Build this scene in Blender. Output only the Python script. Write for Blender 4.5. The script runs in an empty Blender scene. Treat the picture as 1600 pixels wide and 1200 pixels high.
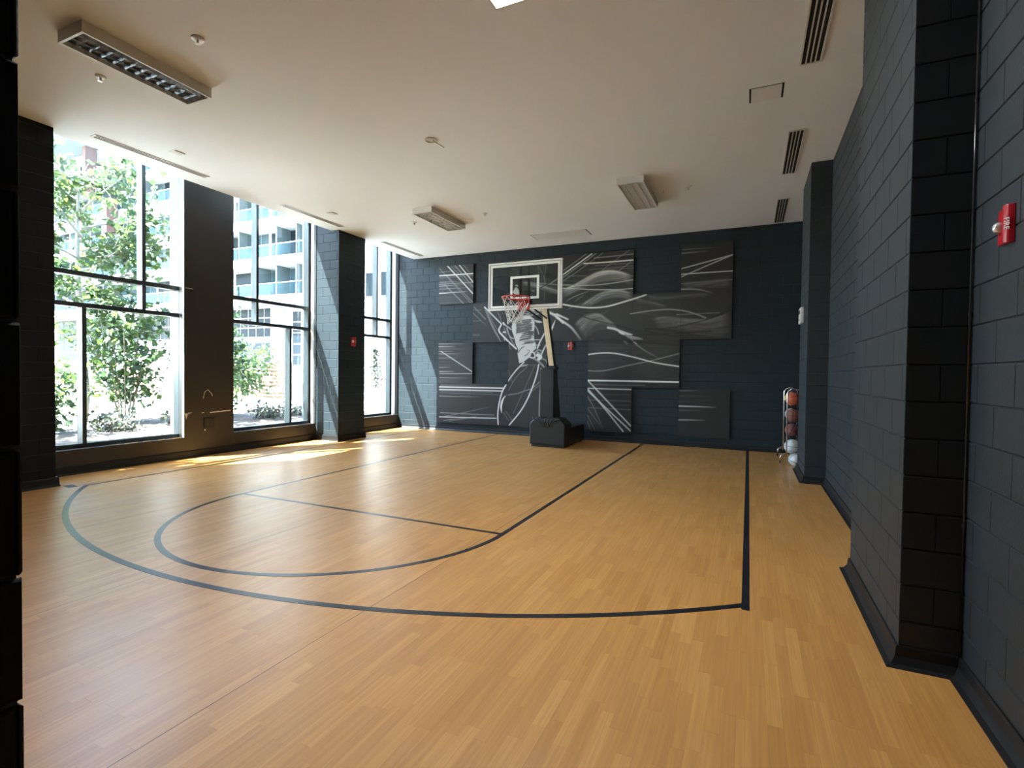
import bpy, bmesh, math, random
import numpy as np
from mathutils import Vector, Matrix

random.seed(11)
scene = bpy.context.scene
COL = scene.collection
PI = math.pi

# ------------------------------------------------------------------ camera
cam_data = bpy.data.cameras.new('camera')
cam = bpy.data.objects.new('camera', cam_data)
COL.objects.link(cam)
cam_data.sensor_fit = 'HORIZONTAL'
cam_data.sensor_width = 36.0
cam_data.lens = 804.171 / 1600 * 36.0
cam_data.clip_start = 0.05
cam_data.clip_end = 600
_r = Vector((0.9085678, 0.4175623, 0.0120980))
_u = Vector((-0.0197299, 0.0139656, 0.9997078))
_f = Vector((-0.4172713, 0.9085410, -0.0209272))
cam.matrix_world = Matrix(((_r.x, _u.x, -_f.x, 0.0), (_r.y, _u.y, -_f.y, 0.0), (_r.z, _u.z, -_f.z, 1.568), (0, 0, 0, 1)))
scene.camera = cam

# ------------------------------------------------------------------ sky, sun, exposure
SUN_DIR = Vector((0.74, 1.0, -1.79)).normalized()
SKY_STRENGTH = 0.85
SUN_STRENGTH = 44.0
LAMP_STRENGTH = 26.0
EXPOSURE = 2.4
world = bpy.data.worlds.new('sky')
scene.world = world
world.use_nodes = True
wn = world.node_tree
for n in list(wn.nodes):
    wn.nodes.remove(n)
wo = wn.nodes.new('ShaderNodeOutputWorld')
wb = wn.nodes.new('ShaderNodeBackground')
ws = wn.nodes.new('ShaderNodeTexSky')
ws.sky_type = 'NISHITA'
ws.sun_disc = False
ws.sun_elevation = math.asin(-SUN_DIR.z)
ws.sun_rotation = math.atan2(-SUN_DIR.x, -SUN_DIR.y)
ws.dust_density = 1.2
ws.air_density = 1.0
wb.inputs['Strength'].default_value = SKY_STRENGTH
wn.links.new(ws.outputs[0], wb.inputs['Color'])
wn.links.new(wb.outputs[0], wo.inputs['Surface'])

sun_data = bpy.data.lights.new('sun', 'SUN')
sun_data.energy = SUN_STRENGTH
sun_data.angle = math.radians(0.53)
sun_data.color = (1.0, 0.985, 0.95)
sun = bpy.data.objects.new('sun', sun_data)
COL.objects.link(sun)
sun.rotation_euler = SUN_DIR.to_track_quat('-Z', 'Y').to_euler()
sun.location = (-20, -25, 30)

vs = scene.view_settings
vs.view_transform = 'Standard'
vs.look = 'None'
vs.gamma = 1.0
vs.use_curve_mapping = False
vs.exposure = EXPOSURE

# ------------------------------------------------------------------ materials
MATS = {}
def mat(name, color, rough=0.5, metal=0.0, spec=0.5, noise=0.0, nscale=6.0, bump=0.0, bscale=60.0, coat=0.0, emit=None, estr=0.0, attr=None):
    m = bpy.data.materials.new(name)
    m.use_nodes = True
    nt = m.node_tree
    b = nt.nodes['Principled BSDF']
    b.inputs['Base Color'].default_value = (*color, 1)
    b.inputs['Roughness'].default_value = rough
    b.inputs['Metallic'].default_value = metal
    b.inputs['Specular IOR Level'].default_value = spec
    b.inputs['Coat Weight'].default_value = coat
    src = None
    if attr:
        a = nt.nodes.new('ShaderNodeAttribute'); a.attribute_name = attr
        src = a.outputs['Color']
        nt.links.new(src, b.inputs['Base Color'])
    if noise > 0:
        tc = nt.nodes.new('ShaderNodeTexCoord')
        nz = nt.nodes.new('ShaderNodeTexNoise'); nz.inputs['Scale'].default_value = nscale; nz.inputs['Detail'].default_value = 5
        mx = nt.nodes.new('ShaderNodeMix'); mx.data_type = 'RGBA'
        nt.links.new(tc.outputs['Object'], nz.inputs['Vector'])
        mx.inputs['A'].default_value = (*[c * (1 - noise) for c in color], 1)
        mx.inputs['B'].default_value = (*[min(1, c * (1 + noise)) for c in color], 1)
        nt.links.new(nz.outputs['Fac'], mx.inputs['Factor'])
        nt.links.new(mx.outputs['Result'], b.inputs['Base Color'])
    if bump > 0:
        tc2 = nt.nodes.new('ShaderNodeTexCoord')
        n2 = nt.nodes.new('ShaderNodeTexNoise'); n2.inputs['Scale'].default_value = bscale; n2.inputs['Detail'].default_value = 4
        bp = nt.nodes.new('ShaderNodeBump'); bp.inputs['Strength'].default_value = bump; bp.inputs['Distance'].default_value = 0.004
        nt.links.new(tc2.outputs['Object'], n2.inputs['Vector'])
        nt.links.new(n2.outputs['Fac'], bp.inputs['Height'])
        nt.links.new(bp.outputs['Normal'], b.inputs['Normal'])
    if emit:
        b.inputs['Emission Color'].default_value = (*emit, 1)
        b.inputs['Emission Strength'].default_value = estr
    MATS[name] = m
    return m

def glass_mat(name, tint, refl=0.06, rough=0.0, k=0.7):
    m = bpy.data.materials.new(name); m.use_nodes = True
    nt = m.node_tree
    for n in list(nt.nodes): nt.nodes.remove(n)
    o = nt.nodes.new('ShaderNodeOutputMaterial')
    t = nt.nodes.new('ShaderNodeBsdfTransparent'); t.inputs[0].default_value = (*tint, 1)
    g = nt.nodes.new('ShaderNodeBsdfGlossy'); g.inputs['Roughness'].default_value = rough
    fr = nt.nodes.new('ShaderNodeFresnel'); fr.inputs['IOR'].default_value = 1.3
    mu = nt.nodes.new('ShaderNodeMath'); mu.operation = 'MULTIPLY_ADD'; mu.inputs[1].default_value = k; mu.inputs[2].default_value = refl * 0.3
    mx = nt.nodes.new('ShaderNodeMixShader')
    nt.links.new(fr.outputs[0], mu.inputs[0]); nt.links.new(mu.outputs[0], mx.inputs[0])
    nt.links.new(t.outputs[0], mx.inputs[1]); nt.links.new(g.outputs[0], mx.inputs[2])
    nt.links.new(mx.outputs[0], o.inputs['Surface'])
    MATS[name] = m
    return m

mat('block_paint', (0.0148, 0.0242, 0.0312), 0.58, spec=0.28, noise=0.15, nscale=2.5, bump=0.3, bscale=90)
mat('mortar_paint', (0.0112, 0.0170, 0.0218), 0.6, bump=0.3, bscale=120)
mat('charcoal_paint', (0.0155, 0.0218, 0.0272), 0.55, noise=0.15, nscale=2.5, bump=0.3, bscale=90)
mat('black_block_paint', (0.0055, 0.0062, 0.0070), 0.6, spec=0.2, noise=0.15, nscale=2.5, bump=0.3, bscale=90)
mat('black_paint', (0.009, 0.009, 0.010), 0.5, noise=0.2, nscale=3, bump=0.1, bscale=40)
mat('brown_black_paint', (0.019, 0.016, 0.014), 0.45, noise=0.25, nscale=2.2, bump=0.08, bscale=40)
mat('base_rubber', (0.007, 0.007, 0.008), 0.5, spec=0.35)
mat('ceiling_paint', (0.75, 0.765, 0.76), 0.8, noise=0.03, nscale=1.2, bump=0.15, bscale=160)
mat('frame_metal', (0.018, 0.027, 0.032), 0.42, metal=0.0)
mat('closure_strip', (0.62, 0.62, 0.60), 0.6)
mat('court_line', (0.012, 0.014, 0.020), 0.30)
mat('white_metal', (0.70, 0.69, 0.66), 0.35)
mat('grille_bar', (0.62, 0.60, 0.56), 0.4)
mat('slot_dark', (0.008, 0.008, 0.009), 0.8)
mat('chrome', (0.75, 0.76, 0.78), 0.14, metal=1.0)
mat('louver_metal', (0.62, 0.63, 0.64), 0.22, metal=1.0)
mat('tube_glass', (0.80, 0.80, 0.78), 0.3)
mat('lit_lens', (0.9, 0.9, 0.88), 0.4, emit=(0.95, 0.98, 1.0), estr=LAMP_STRENGTH)
mat('panel_edge', (0.012, 0.012, 0.013), 0.7)
mat('mural_print', (0.02, 0.02, 0.02), 0.62, attr='ink')
mat('pad_vinyl', (0.013, 0.014, 0.016), 0.42, bump=0.12, bscale=14)
mat('pole_cream', (0.78, 0.70, 0.50), 0.45)
mat('steel_black', (0.012, 0.012, 0.013), 0.4)
mat('board_white', (0.80, 0.80, 0.76), 0.4)
mat('board_grey', (0.30, 0.31, 0.30), 0.4)
mat('rim_red', (0.55, 0.045, 0.03), 0.4)
mat('net_white', (0.72, 0.71, 0.68), 0.8)
mat('alarm_red', (0.42, 0.012, 0.022), 0.28, coat=0.3)
mat('alarm_white', (0.80, 0.80, 0.80), 0.5)
mat('strobe_clear', (0.80, 0.82, 0.82), 0.08, metal=0.6)
mat('conduit_black', (0.03, 0.03, 0.032), 0.18)
mat('box_white', (0.62, 0.62, 0.60), 0.5)
mat('outlet_black', (0.006, 0.006, 0.006), 0.5)
mat('scraped_plaster', (0.65, 0.62, 0.55), 0.9)
mat('sprinkler_brass', (0.55, 0.52, 0.46), 0.3, metal=0.7)
glass_mat('window_glass', (0.90, 0.955, 0.955))
glass_mat('board_glass', (0.88, 0.90, 0.89), 0.05, 0.0, 0.4)
glass_mat('rail_glass', (0.80, 0.91, 0.93), 0.0, 0.0, 0.05)
# floor strips: colour by per-plank tone
def plank_material():
    m = bpy.data.materials.new('plank_wood'); m.use_nodes = True
    nt = m.node_tree; b = nt.nodes['Principled BSDF']
    at = nt.nodes.new('ShaderNodeAttribute'); at.attribute_name = 'tone'
    geo = nt.nodes.new('ShaderNodeNewGeometry')
    mp = nt.nodes.new('ShaderNodeMapping'); mp.inputs['Scale'].default_value = (70, 1.6, 1)
    nz = nt.nodes.new('ShaderNodeTexNoise'); nz.inputs['Scale'].default_value = 1.0; nz.inputs['Detail'].default_value = 6; nz.inputs['Roughness'].default_value = 0.6
    ad = nt.nodes.new('ShaderNodeVectorMath'); ad.operation = 'ADD'
    sc = nt.nodes.new('ShaderNodeVectorMath'); sc.operation = 'SCALE'; sc.inputs['Scale'].default_value = 37.0
    nt.links.new(geo.outputs['Position'], mp.inputs['Vector'])
    nt.links.new(at.outputs['Vector'], sc.inputs[0])
    nt.links.new(mp.outputs[0], ad.inputs[0]); nt.links.new(sc.outputs[0], ad.inputs[1])
    nt.links.new(ad.outputs[0], nz.inputs['Vector'])
    # tone + grain
    m1 = nt.nodes.new('ShaderNodeMath'); m1.operation = 'MULTIPLY_ADD'; m1.inputs[1].default_value = 0.9; m1.inputs[2].default_value = -0.12
    nt.links.new(nz.outputs['Fac'], m1.inputs[0])
    m2 = nt.nodes.new('ShaderNodeMath'); m2.operation = 'MULTIPLY_ADD'; m2.inputs[1].default_value = 0.34
    nt.links.new(at.outputs['Fac'], m2.inputs[0]); nt.links.new(m1.outputs[0], m2.inputs[2])
    cr = nt.nodes.new('ShaderNodeValToRGB')
    e = cr.color_ramp.elements
    e[0].position = 0.0; e[0].color = (0.36, 0.152, 0.036, 1)
    e[1].position = 1.0; e[1].color = (0.72, 0.40, 0.125, 1)
    x = e.new(0.5); x.color = (0.53, 0.26, 0.068, 1)
    nt.links.new(m2.outputs[0], cr.inputs[0])
    nt.links.new(cr.outputs[0], b.inputs['Base Color'])
    # scuffed gloss
    n3 = nt.nodes.new('ShaderNodeTexNoise'); n3.inputs['Scale'].default_value = 2.2; n3.inputs['Detail'].default_value = 8
    nt.links.new(geo.outputs['Position'], n3.inputs['Vector'])
    mr = nt.nodes.new('ShaderNodeMapRange'); mr.inputs['From Min'].default_value = 0.3; mr.inputs['From Max'].default_value = 0.7
    mr.inputs['To Min'].default_value = 0.30; mr.inputs['To Max'].default_value = 0.39
    nt.links.new(n3.outputs['Fac'], mr.inputs[0]); nt.links.new(mr.outputs[0], b.inputs['Roughness'])
    b.inputs['Specular IOR Level'].default_value = 0.9
    bp = nt.nodes.new('ShaderNodeBump'); bp.inputs['Strength'].default_value = 0.10; bp.inputs['Distance'].default_value = 0.003
    nt.links.new(nz.outputs['Fac'], bp.inputs['Height']); nt.links.new(bp.outputs[0], b.inputs['Normal'])
    MATS['plank_wood'] = m
plank_material()

# ------------------------------------------------------------------ helpers
class MB:
    def __init__(self):
        self.v = []; self.f = []; self.sm = False
    def add(self, vs_, fs_):
        o = len(self.v); self.v.extend(vs_); self.f.extend([tuple(i + o for i in q) for q in fs_]); return self
    def box(self, x0, x1, y0, y1, z0, z1):
        return self.add([(x0,y0,z0),(x1,y0,z0),(x1,y1,z0),(x0,y1,z0),(x0,y0,z1),(x1,y0,z1),(x1,y1,z1),(x0,y1,z1)],
                        [(0,3,2,1),(4,5,6,7),(0,1,5,4),(1,2,6,5),(2,3,7,6),(3,0,4,7)])
    def cbox(self, x0, x1, y0, y1, z0, z1, c=0.01):
        # box with all edges chamfered
        X=(x0,x1);Y=(y0,y1);Z=(z0,z1)
        bm = bmesh.new(); bmesh.ops.create_cube(bm, size=1)
        for v in bm.verts:
            v.co = Vector((X[v.co.x>0], Y[v.co.y>0], Z[v.co.z>0]))
        bmesh.ops.bevel(bm, geom=bm.edges[:], offset=c, segments=2, affect='EDGES', profile=0.6)
        bm.verts.index_update()
        self.add([tuple(v.co) for v in bm.verts], [tuple(v.index for v in f.verts) for f in bm.faces]); bm.free(); return self
    def tube(self, pts, r, n=8, caps=True, r_end=None):
        pts = [Vector(p) for p in pts]; L = len(pts); o = len(self.v); rings = []
        prev = None
        for i, p in enumerate(pts):
            d = (pts[min(i+1,L-1)] - pts[max(i-1,0)]).normalized()
            ref = prev if prev is not None else (Vector((0,0,1)) if abs(d.z) < 0.9 else Vector((1,0,0)))
            a = (ref - d * ref.dot(d))
            if a.length < 1e-6: a = d.orthogonal()
            a.normalize(); prev = a; b = d.cross(a)
            rr = r if r_end is None else r + (r_end - r) * i / max(1, L-1)
            for k in range(n):
                t = 2*PI*k/n; self.v.append(tuple(p + a*math.cos(t)*rr + b*math.sin(t)*rr))
        for i in range(L-1):
            for k in range(n):
                k2 = (k+1) % n
                self.f.append((o+i*n+k, o+i*n+k2, o+(i+1)*n+k2, o+(i+1)*n+k))
        if caps:
            self.f.append(tuple(o+k for k in range(n))[::-1]); self.f.append(tuple(o+(L-1)*n+k for k in range(n)))
        return self
    def lathe(self, prof, n=24, center=(0,0,0), axis='z'):
        o = len(self.v); cx,cy,cz = center
        for r, h in prof:
            for k in range(n):
                t = 2*PI*k/n; a, b = r*math.cos(t), r*math.sin(t)
                if axis == 'z': self.v.append((cx+a, cy+b, cz+h))
                elif axis == 'x': self.v.append((cx+h, cy+a, cz+b))
                else: self.v.append((cx+a, cy+h, cz+b))
        for i in range(len(prof)-1):
            for k in range(n):
                k2=(k+1)%n; self.f.append((o+i*n+k,o+i*n+k2,o+(i+1)*n+k2,o+(i+1)*n+k))
        self.f.append(tuple(o+k for k in range(n))[::-1]); self.f.append(tuple(o+(len(prof)-1)*n+k for k in range(n)))
        return self
    def prism(self, poly, h0, h1, axis='y'):
        # poly: list of 2D; extruded along axis
        def P(a,b,h): return (a,h,b) if axis=='y' else ((h,a,b) if axis=='x' else (a,b,h))
        n=len(poly)
        return self.add([P(a,b,h0) for a,b in poly]+[P(a,b,h1) for a,b in poly],
            [tuple(range(n))[::-1], tuple(range(n,2*n))]+[(k,(k+1)%n,n+(k+1)%n,n+k) for k in range(n)])
    def quad(self, a,b,c,d):
        return self.add([a,b,c,d],[(0,1,2,3)])
    def build(self, name, m, parent=None, smooth=False, recalc=True):
        me = bpy.data.meshes.new(name)
        me.from_pydata([tuple(p) for p in self.v], [], self.f)
        if recalc and len(self.f) < 60000:
            bm = bmesh.new(); bm.from_mesh(me); bmesh.ops.recalc_face_normals(bm, faces=bm.faces[:]); bm.to_mesh(me); bm.free()
        if smooth:
            me.polygons.foreach_set('use_smooth', [True]*len(me.polygons))
        me.materials.append(MATS[m])
        o = bpy.data.objects.new(name, me); COL.objects.link(o)
        if parent is not None: o.parent = parent
        return o

def tag(o, label=None, cat=None, group=None, kind=None):
    if label: o['label'] = label
    if cat: o['category'] = cat
    if group: o['group'] = group
    if kind: o['kind'] = kind
    return o
def empty(name, loc=(0,0,0), label=None, cat=None, group=None, kind=None):
    o = bpy.data.objects.new(name, None); COL.objects.link(o); o.location = loc; o.empty_display_size = 0.1
    return tag(o, label, cat, group, kind)
def keep(child, parent):
    # parent a mesh written in world coordinates to an empty that stands at the thing's base
    child.parent = parent
    child.matrix_parent_inverse = Matrix.Translation(parent.location).inverted()
    return child

JT = 0.006      # how far blocks stand proud of the joints
_blk = {}
def block_mesh(w, h, m='block_paint'):
    key = (round(w,3), round(h,3), m)
    if key in _blk: return _blk[key]
    i = 0.005; ix = 0.0018
    w2, h2 = w/2, h/2
    v = [(-w2,0,-h2),(w2,0,-h2),(w2,0,h2),(-w2,0,h2),
         (-w2+ix*.4,-JT*.6,-h2+i*.4),(w2-ix*.4,-JT*.6,-h2+i*.4),(w2-ix*.4,-JT*.6,h2-i*.4),(-w2+ix*.4,-JT*.6,h2-i*.4),
         (-w2+ix,-JT,-h2+i),(w2-ix,-JT,-h2+i),(w2-ix,-JT,h2-i),(-w2+ix,-JT,h2-i)]
    f = [(8,9,10,11)]
    for a in (0,4):
        for k in range(4):
            k2=(k+1)%4; f.append((a+k,a+k2,a+4+k2,a+4+k))
    me = bpy.data.meshes.new('block'); me.from_pydata(v,[],f); me.materials.append(MATS[m]); _blk[key]=me
    return me
def block_layout(L, z0, z1, off=0.0, bw=0.4, bh=0.2, zph=0.04, joint=0.005):
    res=[]; k0 = math.floor((z0-zph)/bh)
    k = k0
    while True:
        a = zph + k*bh; b = a+bh
        if a >= z1-0.01: break
        aa=max(a,z0); bb=min(b,z1)
        if bb-aa>0.03:
            s = -((off + (k%2)*bw/2) % bw)
            u = s
            while u < L-1e-6:
                ua=max(u,0); ub=min(u+bw,L)
                if ub-ua>0.03:
                    ja = joint/2; jv = 0.0012
                    res.append((ua+(jv if ua>0 else 0), ub-(jv if ub<L else 0), aa+ja, bb-ja))
                u+=bw
        k+=1
    return res
def place_blocks(parent, origin, udir, n, L, z0, z1, off=0.0, key=None, limit=300, m='block_paint'):
    """Blocks on a vertical face. origin = (x,y) of u=0 on the joint plane, udir = direction along the face, n = outward normal."""
    u = Vector((udir[0],udir[1],0)); nn = Vector((n[0],n[1],0))
    lay = block_layout(L, z0, z1, off)
    if key: lay.sort(key=lambda r: key(Vector((origin[0],origin[1],0))+u*(r[0]+r[1])/2, (r[2]+r[3])/2))
    ind, rest = lay[:limit], lay[limit:]
    # local x -> u, local -y -> n
    flip = u.cross(-nn).z < 0
    for a,b,c,d in ind:
        me = block_mesh(b-a, d-c, m)
        o = bpy.data.objects.new('block', me); COL.objects.link(o); o.parent = parent
        P = Vector((origin[0],origin[1],0)) + u*(a+b)/2 + Vector((0,0,(c+d)/2))
        uu = -u if flip else u
        o.matrix_local = Matrix(((uu.x,-nn.x,0,P.x),(uu.y,-nn.y,0,P.y),(0,0,1,P.z),(0,0,0,1)))
    if rest:
        mb = MB()
        for a,b,c,d in rest:
            me = block_mesh(b-a, d-c, m); P = Vector((origin[0],origin[1],0)) + u*(a+b)/2 + Vector((0,0,(c+d)/2))
            uu = -u if flip else u
            M = Matrix(((uu.x,-nn.x,0,P.x),(uu.y,-nn.y,0,P.y),(0,0,1,P.z),(0,0,0,1)))
            mb.add([tuple(M @ vv.co) for vv in me.vertices], [tuple(p.vertices) for p in me.polygons])
        o = mb.build('block_field', m, parent, recalc=False); o['kind']='stuff'

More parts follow.
